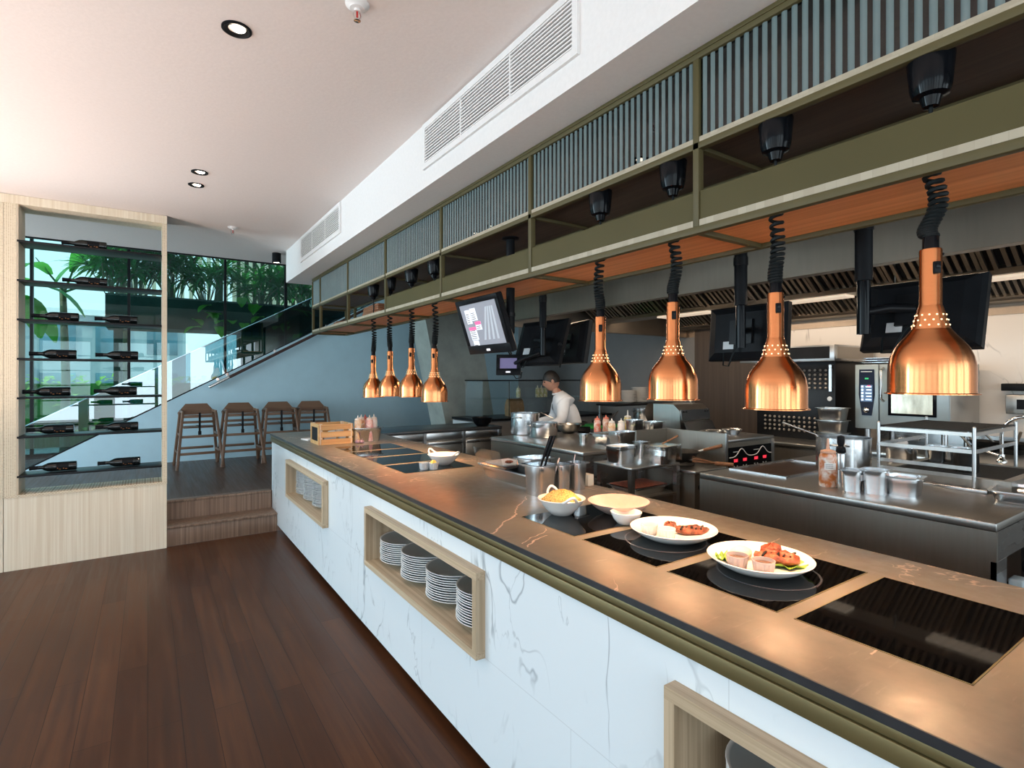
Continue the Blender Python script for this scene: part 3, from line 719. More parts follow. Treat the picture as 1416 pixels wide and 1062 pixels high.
# ================================================================ HEAT LAMPS
LX = 1.517
def lamp(y, zr, label, sway, energy):
    t = thing('heat_lamp', label, 'lamp', (LX, y, zr), 0, 'copper heat lamps over the pass')
    dome = [(.0905, 0), (.0905, .002), (.0845, .004), (.0838, .012), (.0838, .05), (.083, .068), (.079, .088), (.071, .107), (.060, .123), (.049, .136), (.042, .146), (.0375, .152)]
    ob('shade', MB().lathe(dome, n=48), M['copper'], t)
    inn = [(.083, .003), (.082, .05), (.077, .087), (.058, .122), (.040, .145), (.0, .150)]
    ob('shade_lining', MB().lathe(inn, n=40), M['copper_in'], t)
    ob('vented_collar', MB().lathe([(.0375, .152), (.034, .165), (.029, .185), (.0245, .202), (.0232, .205)], n=40), M['copper'], t)
    col = [c for c in t.children if c.name.startswith('vented_collar')][0]
    hs = MB()
    for zz, rr in ((.160, .0361), (.172, .0331), (.184, .0300)):
        for k in range(13):
            a = 2*PI*(k+(.5 if zz > .17 and zz < .18 else 0))/13
            hs.ball(((rr-.0008)*math.cos(a), (rr-.0008)*math.sin(a), zz), .0021, 6, 4)
    ob('vent_holes', hs, M['hole_glow'], col)
    ob('stem', MB().lathe([(.0232, .205), (.0222, .207), (.0222, .335), (.021, .338), (0, .338)], n=32), M['copper'], t)
    ob('cap', MB().lathe([(.0162, .337), (.0162, .366), (.014, .369), (0, .369)], n=24), M['gloss_black'], t)
    a = -2.3
    sw = Matrix.Translation((.0222*math.cos(a), .0222*math.sin(a), .292)) @ Matrix.Rotation(a, 4, 'Z')
    o = ob('switch', MB().cbox((0, 0, 0), (.008, .015, .028), sw, .002), M['black'], t)
    ob('rocker', MB().cbox((.004, 0, .004), (.005, .009, .012), sw, .001), M['gloss_black'], o)
    ob('screw', MB().ball((.022*math.cos(a+1.1), .022*math.sin(a+1.1), .325), .0035, 8, 6), M['black'], t)
    ob('bulb', MB().lathe([(0, .028), (.03, .032), (.052, .045), (.056, .058), (.048, .078), (.03, .10), (.018, .115), (.016, .14)], n=28), M['bulb'], t)
    top = SZ['w0']-.010-zr
    L = top-.366; turns = 15; pts = []
    N = turns*12
    for k in range(N+1):
        u = k/N
        wgt = .55*u+.45*u**3          # tight turns below, open turns toward the board
        zz = .366+L*wgt
        cx = sway*math.sin(PI*u)*.8; cy_ = sway*.5*math.sin(2*PI*u)
        rr = .0155 if u > .04 else .004+u*.29
        pts.append((cx+rr*math.cos(2*PI*turns*u), cy_+rr*math.sin(2*PI*turns*u), zz))
    ob('coiled_cord', MB().tube(pts, .0056, 6), M['rubber'], t)
    ob('cord_plate', MB().lathe([(0, top), (.026, top), (.027, top+.003), (0, top+.004)], n=24), M['black'], t)
    zt = 2.250-zr
    ob('cord_rise', MB().tube([(0, 0, SZ['w1']-zr), (.003, 0, (SZ['w1']-zr+zt-.115)/2), (0, 0, zt-.115)], .0045, 8), M['rubber'], t)
    ob('cable_reel_cup', MB().lathe([(0, zt), (.047, zt), (.0475, zt-.004), (.041, zt-.075), (.036, zt-.092), (.022, zt-.097), (.016, zt-.118), (0, zt-.120)], n=32), M['gloss_black'], t)
    l = bpy.data.lights.new('heat_bulb', 'SPOT'); l.energy = energy; l.color = (1.0, .66, .38); l.spot_size = 2.1; l.spot_blend = .75; l.shadow_soft_size = .045
    lo_ = bpy.data.objects.new('heat_bulb', l); COL.objects.link(lo_); lo_.location = (LX, y, zr+.022)
M['hole_glow'] = emis('warm_vent_hole', (1.0, .78, .45), 1.4)
E0 = 12.5
for y, z, s, lab in ((.499, 1.461, .022, 'copper heat lamp nearest the camera, over the empty hob'), (.875, 1.408, .008, 'copper heat lamp hung lowest, over the steak and salad plate'),
                     (1.246, 1.423, .016, 'copper heat lamp over the charred steak plate'), (1.61, 1.406, -.010, 'copper heat lamp over the rice bowl, next to the chef'),
                     (3.134, 1.346, .010, 'nearest of the far four copper heat lamps, over two-handled bowl'), (3.497, 1.366, .006, 'second of the far four copper heat lamps'),
                     (3.895, 1.360, -.006, 'third of the far four copper heat lamps'), (4.26, 1.340, .008, 'farthest copper heat lamp, over the sauce bottle tub')):
    lamp(y, z, lab, s, E0)
# ================================================================ KITCHEN: blocks, ranges, hood
ZK = .90
def block(name, label, cat, x0, x1, y0, y1, z=ZK, legs=True):
    t = thing(name, label, cat, ((x0+x1)/2, (y0+y1)/2, 0)); w, l = (x1-x0)/2, (y1-y0)/2
    ob('top', MB().box(-w, w, -l, l, z-.035, z, b=.003), M['steel_h'], t)
    ob('front_panel', MB().box(-w, -w+.02, -l, l, .12, z-.036), M['steel_dark'], t)
    return t, w, l
t, w, l = block('cooking_block', 'large stainless cooking block nearest the camera with open end', 'cooking block', 2.884, 4.45, .724, 2.16)
ob('end_fascia', MB().box(-w+.02, w, -l, -l+.02, ZK-.16, ZK-.036), M['steel'], t)
ob('end_stile', MB().box(-w+.0, -w+.13, -l-.001, -l+.019, .12, ZK-.16), M['steel'], t)
ob('end_stile', MB().box(-w+.42, -w+.47, -l-.001, -l+.019, .12, ZK-.16), M['steel'], t)
ob('end_stile', MB().box(w-.10, w, -l-.001, -l+.019, .12, ZK-.16), M['steel'], t)
ob('far_panel', MB().box(-w+.02, w, l-.02, l, .12, ZK-.036), M['steel_dark'], t)
ob('inner_panel', MB().box(-w+.05, w-.05, -l+.45, -l+.47, .12, ZK-.04), M['black'], t)
for sx in (-1, 1):
    for sy in (-1, 1): ob('foot', MB().box(sx*(w-.1)-.025, sx*(w-.1)+.025, sy*(l-.1)-.025, sy*(l-.1)+.025, 0, .121), M['steel'], t)
so = thing('power_socket', 'pale grey power socket box in the open end of the near cooking block', 'socket', (3.06, .718, .56))
ob('box', MB().box(-.04, .04, -.045, .004, -.09, .09, b=.006), simple('pale_socket_plastic', (.55, .66, .70), .4), so)
ob('cover', MB().box(-.03, .03, -.054, -.046, -.02, .07, b=.003), M['china_grey'], so)
kn = thing('control_knob', 'black control knob in the open end of the near cooking block', 'knob', (3.24, .72, .66))
ob('dial', MB().lathe([(0, 0), (.028, 0), (.028, .02), (.022, .045), (0, .047)], n=24, M=Matrix.Rotation(PI/2, 4, 'X')), M['black'], kn)
ob('pointer', MB().box(-.003, .003, -.049, -.045, 0, .022), M['white'], kn)
pg = thing('blue_plug', 'blue and red plug beside the pale socket box', 'plug', (3.20, .72, .55))
ob('body', MB().tube([(-.10, -.02, -.02), (-.05, -.02, -.01), (.05, -.02, .02)], .016, 12), simple('blue_plastic', (.05, .20, .5), .4), pg)
ob('red_tab', MB().box(-.012, -.002, -.03, -.01, -.07, -.015), simple('red_plastic', (.6, .02, .02), .4), pg)
t, w, l = block('prep_block', 'stainless cooking block beyond the small table, holding the stock pots', 'cooking block', 2.884, 3.86, 3.26, 4.655)
ob('side_panel', MB().box(-w+.02, w, -l, -l+.02, .12, ZK-.036), M['steel'], t)
ob('far_panel', MB().box(-w+.02, w, l-.02, l, .12, ZK-.036), M['steel_dark'], t)
ob('rear_panel', MB().box(w-.02, w, -l+.02, l-.02, .12, ZK-.036), M['steel_dark'], t)
ob('base', MB().box(-w+.06, w-.06, -l+.06, l-.06, 0, .12), M['black'], t)
# griddle set into near block
gd = thing('griddle_plate', 'brown steel griddle set into the far end of the near block', 'griddle', (3.45, 1.93, ZK))
ob('plate', MB().box(-.30, .38, -.17, .17, -.004, .004), simple('seasoned_griddle', (.10, .055, .03), .3, .7, var=.35, scale=9), gd)
ob('rim', MB().box(-.32, .40, -.19, -.17, -.004, .012).box(-.32, .40, .17, .19, -.004, .012).box(-.32, -.30, -.17, .17, -.004, .012).box(.38, .40, -.17, .17, -.004, .012), M['steel'], gd)
# small open table
tb = thing('stand_table', 'small open stainless table between the two cooking blocks', 'table', (3.15, 2.938, 0))
w, l, z = .265, .198, .845
ob('top', MB().box(-w, w, -l, l, z-.02, z, b=.003), M['steel_h'], tb)
for sx in (-1, 1):
    for sy in (-1, 1): ob('leg', MB().box(sx*(w-.018)-.018, sx*(w-.018)+.018, sy*(l-.018)-.018, sy*(l-.018)+.018, 0, z-.021), M['steel'], tb)
ob('shelf', MB().box(-w+.002, w-.002, -l+.002, l-.002, .60, .615), M['steel_dark'], tb)
ob('shelf', MB().box(-w+.002, w-.002, -l+.002, l-.002, .30, .315), M['steel_dark'], tb)
# wok range
wr = thing('wok_range', 'dark wok range with tall splash panels beyond the small table', 'range', (3.635, 2.92, 0))
ob('body', MB().box(-.195, .195, -.30, .30, .08, .765), M['steel_dark'], wr)
ob('top', MB().box(-.2, .2, -.31, .30, .765, .785, b=.003), M['steel'], wr)
ob('side_splash', MB().box(.185, .2, -.30, .30, .786, 1.05), M['steel_dark'], wr)
ob('back_splash', MB().box(-.2, .184, .285, .30, .786, 1.05), M['steel_dark'], wr)
ob('edge_strip', MB().box(.183, .204, -.312, -.301, .10, 1.055), M['steel'], wr)
ob('burner', MB().lathe([(.06, .786), (.11, .787), (.12, .80), (.11, .815), (.10, .80), (.06, .792)], (-.02, -.02, 0), 24), M['iron'], wr)
for k in range(3):
    o = ob('knob', MB().lathe([(0, 0), (.024, 0), (.022, .03), (0, .032)], (0, 0, 0), 20, Matrix.Translation((-.13+k*.12, -.301, .66)) @ Matrix.Rotation(PI/2, 4, 'X')), M['black'], wr)
for k in range(2): ob('rating_plate', MB().box(-.12+k*.11, -.05+k*.11, -.304, -.3005, .50, .57), M['china_grey'], wr)
ob('base', MB().box(-.17, .17, -.25, .27, 0, .08), M['black'], wr)
# fryer with red displays
fy = thing('induction_range', 'range with black control panel, red digit displays and white curves', 'range', (4.16, 2.92, 0))
ob('body', MB().box(-.30, .33, -.30, .30, .08, .975), M['steel_dark'], fy)
ob('top', MB().box(-.31, .34, -.31, .30, .976, 1.0, b=.003), M['steel'], fy)
ob('corner_strip', MB().box(.30, .341, -.312, -.3005, .10, .975), M['steel'], fy)
cp = ob('control_panel', MB().box(-.30, .298, -.310, -.3005, .66, .935), M['gloss_black'], fy)
red = emis('red_digits', (1.0, .05, .09), 1.6)
for k, x in enumerate((-.215, -.09, .07, .195)):
    dg = MB()
    for d_ in range(4):                                     # four little segment digits
        xx = x+(d_-1.5)*.0125
        dg.box(xx-.0035, xx+.0035, -.3118, -.3105, .817, .819).box(xx-.0035, xx+.0035, -.3118, -.3105, .8265, .8285).box(xx-.0035, xx+.0035, -.3118, -.3105, .836, .838)
        dg.box(xx+.003, xx+.0045, -.3118, -.3105, .817, .838)
        if d_ % 2 == 0: dg.box(xx-.0045, xx-.003, -.3118, -.3105, .817, .838)
    b_ = ob('display', MB().box(x-.032, x+.032, -.3112, -.3101, .811, .844), simple('display_red_glass', (.10, .004, .008), .15), cp)
    ob('digits', dg, red, b_ if False else cp)
wl = MB()
for x0 in (-.30, .0):
    pts = [(x0+.298*u, -.3112, .855+.065*math.exp(-((u-.55)/.2)**2)) for u in [i/16 for i in range(17)]]
    wl.tube(pts, .0035, 6)
    pts = [(x0+.298*u, -.3112, .675+.055*math.exp(-((u-.95)/.25)**2)) for u in [i/16 for i in range(17)]]
    wl.tube(pts, .0035, 6)
ob('white_curves', wl, M['white'], cp)
bt = MB()
for x in (-.215, -.09, .07, .195):
    for q in (-.02, .02): bt.box(x+q-.007, x+q+.007, -.3115, -.3101, .772, .786)
for x in (-.15, .135):
    for zz in (.715, .735): bt.box(x-.07, x+.07, -.3115, -.3101, zz, zz+.010)
    bt.box(x-.10, x-.02, -.3115, -.3101, .895, .901)
ob('buttons', bt, M['china_grey'], cp)
ob('base', MB().box(-.27, .30, -.25, .27, 0, .08), M['black'], fy)
# stove line behind, with slanted-front griller
sv = thing('stove', 'black topped stove line behind the wok range', 'stove', (4.35, 3.80, 0))
ob('body', MB().box(-.45, .5, -.52, .55, .08, .88), M['steel_dark'], sv)
ob('top', MB().box(-.46, .51, -.53, .56, .88, .90, b=.003), M['black_metal'], sv)
ob('base', MB().box(-.4, .45, -.45, .5, 0, .08), M['black'], sv)
for x in (-.2, .2):
    for y in (-.35, .3): ob('pan_support', MB().box(x-.12, x+.12, y-.006, y+.006, .901, .925).box(x-.006, x+.006, y-.12, y-.007, .901, .925).box(x-.006, x+.006, y+.007, y+.12, .901, .925), M['iron'], sv)
gp = P(961, Y=3.52, z=None, py=580)
sg = thing('contact_griller', 'stainless table griller with pale slanted front on the stove line', 'griller', (gp.x, 3.66, .926))
W_ = .235
ob('body', MB().prism([(-.16, 0), (.2, 0), (.2, .30), (-.06, .30), (-.14, .235), (-.14, .13)], -W_, W_, Matrix(((0, 0, 1, 0), (1, 0, 0, 0), (0, 1, 0, 0), (0, 0, 0, 1)))), M['steel_h'], sg, smooth=False)
ob('front_flap', MB().box(-W_+.01, W_-.01, -.001, .006, -.055, .05, Matrix.Translation((0, -.150, .20)) @ Matrix.Rotation(-.12, 4, 'X')), M['pan'], sg)
ob('drip_flap', MB().box(-W_+.015, W_-.01, -.001, .006, -.06, .05, Matrix.Translation((0, -.20, .09)) @ Matrix.Rotation(-.5, 4, 'X')), M['pan'], sg)
for x in (-.17, .17): ob('catch', MB().cbox((x, -.162, .23), (.03, .012, .014), None, .002), M['black'], sg)
# L return of the pass: undercounter fridges
lc = thing('fridge_counter', 'dark topped row of stainless undercounter fridges beyond the far end', 'counter', (2.72, 5.64, 0))
ob('dark_top', MB().box(-.748, .73, -.32, .31, .90, TOP, b=.003), simple('dark_worktop', (.03, .032, .035), .3, var=.2, scale=12), lc)
ob('body', MB().box(-.745, .72, -.28, .28, .10, .90), M['steel_dark'], lc)
for k in range(3):
    x0 = -.72+k*.48
    d_ = ob('fridge_door', MB().box(x0+.01, x0+.455, -.305, -.281, .14, .80, b=.004), M['steel_h'], lc)
    ob('handle', MB().box(x0+.02, x0+.445, -.325, -.306, .765, .80, b=.004), M['steel'], d_)
    ob('vent_strip', MB().box(x0+.01, x0+.455, -.3, -.281, .815, .895, b=.002), M['steel'], lc)
    ob('stile', MB().box(x0+.455, x0+.485, -.312, -.281, .10, .897), M['steel'], lc)
ob('base', MB().box(-.7, .68, -.22, .22, 0, .10), M['black'], lc)
# back counter and glass display with over-shelf
bc = thing('back_counter', 'dark back counter along the rear of the kitchen under the glass display', 'counter', (4.75, 6.42, .35))
ob('top', MB().box(-1.2, 1.2, -.36, .36, .57, .60), M['black_metal'], bc)
ob('body', MB().box(-1.17, 1.2, -.33, .36, 0, .57), M['grey_wall'], bc)
ob('end_board', MB().box(-1.215, -1.20, -.30, .30, .02, .56), M['china_grey'], bc)
gd_ = thing('glass_display', 'clear glass display cabinet with shelf behind the chef', 'display cabinet', (4.62, 6.38, .95))
ob('frame', MB().box(-.95, .95, -.24, -.225, .50, .515).box(-.95, .95, .225, .24, .50, .515).box(-.95, -.935, -.225, .225, .50, .515).box(.935, .95, -.225, .225, .50, .515), M['black_metal'], gd_)
ob('glass_front', MB().box(-.94, .94, -.236, -.230, 0, .499), M['acrylic'], gd_)
ob('glass_end', MB().box(-.946, -.940, -.229, .23, 0, .499), M['acrylic'], gd_)
ob('mullion', MB().box(-.52, -.512, -.229, -.222, 0, .499), M['black_metal'], gd_)
ob('shelf', MB().box(-.93, .93, -.2, .22, .255, .265), M['acrylic'], gd_)
# prep table with over-shelf, right of the chef
pt = thing('prep_table', 'stainless prep table with over-shelf at the back of the kitchen', 'table', (5.17, 4.95, 0))
ob('top', MB().box(-.75, .8, -.33, .33, .87, .90, b=.003), M['steel_h'], pt)
ob('panel', MB().box(-.72, .78, -.30, .30, .10, .87), M['steel_dark'], pt)
ob('over_shelf', MB().box(-.30, .8, -.05, .30, 1.135, 1.16, b=.003), M['black_metal'], pt)
for x in (-.27, .75): ob('upright', MB().box(x-.012, x+.012, .24, .27, .90, 1.135), M['steel'], pt)
ob('base', MB().box(-.65, .7, -.25, .25, 0, .10), M['black'], pt)
# right-hand counter under the marble wall
rc = thing('wall_counter', 'stainless counter along the cream marble wall', 'counter', (5.43, 1.35, 0))
ob('top', MB().box(-.57, .565, -2.2, 1.98, .865, .90, b=.003), M['steel_h'], rc)
ob('body', MB().box(-.54, .565, -2.2, 1.98, .1, .865), M['steel_dark'], rc)
ob('upstand', MB().box(.545, .565, -2.2, 1.05, .90, 1.0), M['steel'], rc)
ob('base', MB().box(-.5, .5, -2.2, 1.9, 0, .10), M['black'], rc)
# combi oven
ov = thing('combi_oven', 'grey combi oven with lit window and dark control panel by marble wall', 'oven', (5.2, 1.93, .90))
ob('cabinet', MB().box(.03, .70, -.338, .338, .15, .715, b=.008), M['steel_h'], ov)
for y in (-.28, .28):
    for x in (.1, .6): ob('foot', MB().tube([(x, y, 0), (x, y, .15)], .022, 10), M['steel'], ov)
pnl = simple('oven_front_grey', (.30, .37, .40), .35, .4, var=.05)
ob('control_side', MB().box(0, .03, .155, .338, .155, .713, b=.004), pnl, ov)
cpn = ob('control_panel', MB().prism([(.185, .67), (.302, .67), (.306, .45), (.280, .27), (.205, .27), (.18, .45)], -.006, -.0005, Matrix(((0, 0, 1, 0), (1, 0, 0, 0), (0, 1, 0, 0), (0, 0, 0, 1)))), simple('oven_navy_panel', (.008, .012, .03), .3, Specular_IOR_Level=.08), ov)
ob('screen', MB().box(-.008, -.0062, .198, .290, .39, .535), emis('oven_screen', (.05, .09, .16), 1.0), cpn)
ic = MB()
for k in range(5):
    zz = .40+k*.028
    ic.box(-.0092, -.0081, .268, .284, zz, zz+.016).box(-.0092, -.0081, .205, .25-.006*(k % 2), zz+.004, zz+.012)
ob('screen_icons', ic, emis('oven_icons', (.6, .8, 1.0), 1.6), cpn)
ob('red_icon', MB().box(-.0093, -.0081, .215, .235, .521, .531), emis('oven_red_icon', (1, .05, .12), 1.5), cpn)
ob('logo_light', MB().box(-.0075, -.0062, .228, .256, .585, .597), emis('green_logo', (.02, .35, .12), .8), cpn)
ob('maker_line', MB().box(-.0075, -.0062, .20, .288, .648, .654), M['china_grey'], cpn)
ob('dial', MB().lathe([(0, 0), (.026, 0), (.024, .014), (.012, .02), (0, .021)], n=24, M=Matrix.Translation((-.006, .243, .318)) @ Matrix.Rotation(-PI/2, 4, 'Y')), M['chrome'], cpn)
dr = ob('door', MB().box(0, .03, -.338, .145, .155, .713, b=.004), pnl, ov)
ob('window_frame', MB().box(-.006, -.0005, -.26, .08, .28, .62, b=.002), M['gloss_black'], dr)
g = G('lit_oven_window'); nz = g.noise(g.obj((6, 6, 2)), 3, 4)
g.pr(Base_Color=g.ramp(nz, [(.3, (.16, .15, .11)), (.7, (.40, .38, .30))]), Roughness=.12, Metallic=.3, Emission_Color=(.9, .75, .5, 1), Emission_Strength=.05)
ob('window', MB().box(-.0075, -.0062, -.235, .055, .30, .60), g.m, dr)
ob('handle', MB().tube([(-.001, .115, .40), (-.05, .115, .42), (-.05, .115, .66), (-.001, .115, .68)], .011, 10), M['steel'], dr)
# charcoal oven / drying rack in black
bo = thing('charcoal_oven', 'tall black oven with steel hood box by the brown panelling', 'oven', (5.3, 2.86, .90))
ob('carcass', MB().box(0, .64, -.38, .40, .0, .75, b=.004), M['black_metal'], bo)
ob('hood_box', MB().box(-.15, .66, -.44, .50, .751, .90, b=.002), M['steel'], bo)
ob('hood_inset', MB().box(-.156, -.1505, -.40, .46, .775, .885), M['black'], bo)
ob('hood_inset', MB().box(-.11, .62, -.4465, -.4405, .775, .885), M['steel_dark'], bo)
kb = MB()
for z0, n in ((.08, 4), (.50, 5)):
    for r in range(n):
        for c in range(13):
            kb.ball((-.012, -.30+c*.05, z0+r*.042), (.012, .014, .013), 8, 6)
ob('knob_grid', kb, M['steel_dark'], bo)
for z0 in (.04, .47): ob('latch', MB().box(-.03, -.001, -.36, -.335, z0, z0+.25), M['steel'], bo)
ob('gauge', MB().lathe([(0, 0), (.022, 0), (.02, .008), (0, .009)], n=20, M=Matrix.Translation((-.001, -.33, .40)) @ Matrix.Rotation(-PI/2, 4, 'Y')), M['china_grey'], bo)
# wall device at the right edge
wd = thing('wall_heater', 'small grey device on the marble wall at the far right', 'device', (5.995, P(1413, X=5.9, py=545).y, 1.20))
ob('body', MB().box(-.1, 0, -.12, .10, 0, .16, b=.006), M['steel_h'], wd)
ob('shelf', MB().box(-.14, 0, -.14, .12, .19, .25, b=.006), M['black'], wd)
ob('dial_face', MB().box(-.105, -.1005, -.08, .03, .04, .12), M['black'], wd)
# ================================================================ HOOD
hd = thing('extraction_hood', 'large stainless extraction hood hung over the cooking line', 'hood', (2.82, 1.85, 2.03))
yA, yB = -3.2, 2.85; wx = 3.175; ht = .60
ob('front_fascia', MB().box(0, .012, yA, yB, 0, .86), M['hood'], hd)
ob('front_lip', MB().box(.013, .07, yA, yB, 0, .012).box(.06, .07, yA, yB, .013, .07), M['hood_in'], hd)
ob('end_fascia', MB().box(.0125, wx, yB-.012, yB, 0, .86), M['hood'], hd)
ob('end_liner', MB().box(.05, wx-.05, yB-.03, yB-.013, .005, .21), M['hood_in'], hd)
ob('rear_fascia', MB().box(wx-.012, wx, yA, yB-.013, 0, .86), M['hood'], hd)
ob('ceiling_liner', MB().box(.013, wx-.013, yA, yB-.031, ht, ht+.01), M['hood'], hd)
def filt(x0, z0, x1, z1, y0, y1):
    """one baffle filter cassette: bars running down the slope over a dark back"""
    d = Vector((x1-x0, 0, z1-z0)); L = d.length; ang = math.atan2(d.z, d.x)
    Mx = Matrix.Translation((x0, y0, z0)) @ Matrix.Rotation(-ang, 4, 'Y')
    fr = MB().box(0, L, 0, .02, -.02, .005, Mx).box(0, L, y1-y0-.02, y1-y0, -.02, .005, Mx).box(0, .02, .021, y1-y0-.021, -.02, .005, Mx).box(L-.02, L, .021, y1-y0-.021, -.02, .005, Mx)
    o = ob('filter', fr, M['hood_in'], hd, smooth=False)
    ob('backing', MB().box(.02, L-.02, .021, y1-y0-.021, .008, .012, Mx), M['black'], o)
    b = MB(); y = .03
    while y < y1-y0-.04:
        b.box(.021, L-.021, y, y+.022, -.012, .003, Mx); y += .045
    ob('baffles', b, M['hood_in'], o, smooth=False)
for k in range(9):
    y0 = -1.75+k*.5
    filt(.86, .50, 1.42, .125, y0, y0+.47)
    filt(2.26, .46, 2.86, .12, y0, y0+.47)
# stainless trough under each filter bank
for sec in (((.84, .53), (.80, .56)), ((1.43, .12), (1.46, .095), (1.68, .095), (1.75, .16), (1.75, .59)), ((2.87, .115), (2.90, .09), (3.14, .09), (3.16, .11))):
    ob('channel', MB().loft([[(x, yA, z) for x, z in sec], [(x, yB-.04, z) for x, z in sec]], closed=False), M['hood_in'], hd, smooth=False)
for y in (-.7, .4, 1.6):
    ob('glow_strip', MB().box(.22, .27, y-.35, y+.35, .15, .19), M['strip_glow'], hd)
    ob('glow_strip', MB().box(1.50, 1.64, y-.30, y+.30, .078, .094), M['strip_glow'], hd)  # added glow standing in for the pale steel of the channel
for (x, y) in ((.75, .6), (.8, 1.5), (1.55, -.2)):
    nz_ = MB().tube([(x, y, ht), (x, y, .16 if x < 1 else .05)], .006, 8).lathe([(0, 0), (.014, 0), (.012, .04), (0, .042)], (x, y, (.13 if x < 1 else .01)), 12)
    ob('nozzle', nz_, M['chrome'], hd)
for y in (-.7, .4, 1.6, 2.45):
    for x, e, ry in ((3.10, 7, 0), (4.66, 6.5, -.75)):
        l_ = bpy.data.lights.new('hood_lamp', 'AREA'); l_.shape = 'RECTANGLE'; l_.size = .08; l_.size_y = .7; l_.energy = e; l_.color = (1, .76, .54)
        lo_ = bpy.data.objects.new('hood_lamp', l_); COL.objects.link(lo_); lo_.location = (x, 1.85+y, 2.03+(.05 if x < 4 else .20)); lo_.rotation_euler = (0, ry, 0)
# ================================================================ MONITORS
def pole(x, y, z0, z1, r, label):
    t = thing('monitor_pole', label, 'pole', (x, y, z1))
    L = z1-z0
    ob('outer_tube', MB().tube([(0, 0, 0), (0, 0, -L*.84)], r, 18), M['black'], t)
    ob('collar', MB().lathe([(r, -L*.66), (r*1.12, -L*.66), (r*1.12, -L*.69), (r, -L*.69)], n=20), M['black_metal'], t)
    ob('inner_tube', MB().tube([(0, 0, -L*.841), (0, 0, -L)], r*.78, 16), M['gloss_black'], t)
    ob('flange', MB().lathe([(0, 0), (r*2, 0), (r*2, -.006), (r, -.010), (0, -.010)], n=24), M['black'], t)
    return t
def monitor(c, w, h, yaw, tilt, label, back, arm, screen='grey'):
    """screen faces local -Y; tilt leans its top forward"""
    t = thing('kitchen_monitor', label, 'monitor', c); Rm = Matrix.Rotation(yaw, 4, 'Z') @ Matrix.Rotation(tilt, 4, 'X')
    shell = MB()
    shell.loft([[(sx*w/2*k, d, sz*h/2*k) for sx, sz in ((-1, -1), (1, -1), (1, 1), (-1, 1))] for k, d in ((1, 0), (1, .025), (.93, .04), (.72, .062))], True, True, True, Rm)
    ob('casing', shell, M['black'], t, smooth=False)
    bz = MB(); b = .028; bb = .05
    bz.box(-w/2, w/2, -.008, -.0005, -h/2, -h/2+bb, Rm, .002).box(-w/2, w/2, -.008, -.0005, h/2-b, h/2, Rm, .002).box(-w/2, -w/2+b, -.008, -.0005, -h/2+bb, h/2-b, Rm, .002).box(w/2-b, w/2, -.008, -.0005, -h/2+bb, h/2-b, Rm, .002)
    ob('bezel', bz, M['black'], t)
    scr = ob('screen', MB().box(-w/2+b, w/2-b, -.003, -.0006, -h/2+bb, h/2-b, Rm), emis('screen_grey', (.24, .25, .29), .5) if screen == 'grey' else emis('screen_violet', (.10, .09, .18), .7), t)
    ob('power_light', MB().box(-.018, .018, -.0105, -.0085, -h/2+.016, -h/2+.028, Rm, .002), emis('power_badge', (.75, .75, .8), .6), t)
    ob('mount_plate', MB().box(-.06, .06, .0625, .075, -.06, .06, Rm), M['black_metal'], t)
    p0 = Rm @ Vector((0, .075, 0)); p1 = Vector(arm)-Vector(c)
    ob('mount_arm', MB().tube([p0, (p0+p1)/2+Vector((0, 0, .01)), p1], .016, 10), M['black_metal'], t)
    ob('rating_sticker', MB().box(w*.10, w*.24, .0415, .0635, -h*.30, -h*.16, Rm), M['china_grey'], t)
    cb = [(.0, .05, -h*.1), (.02, .09, -h*.35), (.05, .085, -h*.62), (.09, .07, -h*.6), (.10, .055, -h*.3)]
    ob('cable', MB().tube([Rm @ Vector(q) for q in cb], .004, 6), M['rubber'], t)
    if back == 'tickets':
        for (x0, x1, z0, z1, hz_, hc) in ((-.15, -.095, .02, .10, 0, 0), (-.09, -.03, .035, .105, .02, 0), (-.15, -.075, -.075, .0, .075, 1), (-.07, -.01, -.02, .028, .033, 1), (-.145, -.085, -.115, -.078, 0, 0)):
            tk = ob('ticket', MB().box(x0, x1, -.0042, -.0031, z0, z1, Rm), emis('ticket_white', (.62, .64, .68), .7), t)
            if hc: ob('ticket_header', MB().box(x0, x1, -.0048, -.0031, z1-.018, z1, Rm), emis('ticket_pink', (.75, .12, .28), .7), tk)
            ln = MB(); z = z0+.008
            while z < z1-.022: ln.box(x0+.006, x1-.012-.01*RND.random(), -.0046, -.0043, z, z+.003, Rm); z += .011
            ob('ticket_text', ln, M['black'], tk)
        dg = MB()
        for k in range(4):
            dg.prism([(-.02+k*.045, -.08), (.0+k*.045, -.08), (.09+k*.02, .10), (.075+k*.02, .10)], .0032, .0040, Rm @ Matrix(((1, 0, 0, 0), (0, 0, -1, 0), (0, 1, 0, 0), (0, 0, 0, 1))))
        ob('screen_stripes', dg, emis('screen_pale', (.36, .39, .43), .6), t)
    return t
pole(1.62, 2.416, 1.64, 2.251, .023, 'short black pole under the shelf carrying the lit order screen')
pole(2.2, .93, 1.66, 2.90, .029, 'thick black pole behind the nearest copper lamp')
pole(2.33, 1.515, 1.64, 2.90, .029, 'black pole behind the second copper lamp from the camera')
pole(2.36, 3.10, 1.66, 2.90, .026, 'black pole behind the lit order screen')
monitor((1.525, 2.545, 1.785), .44, .315, -PI/2, .33, 'lit order screen with white and pink tickets under the shelf', 'tickets', (1.62, 2.416, 1.78))
monitor((2.36, .80, 1.725), .37, .27, PI/2, .30, 'black monitor seen from behind, nearest copper lamp in front', None, (2.2, .93, 1.74))
monitor((2.50, 1.58, 1.72), .42, .275, PI/2, .08, 'black monitor seen from behind the second copper lamp', None, (2.33, 1.515, 1.72))
monitor((2.52, 3.32, 1.76), .50, .36, PI/2+.12, .32, 'large black monitor back beside the lit order screen', None, (2.36, 3.10, 1.76))
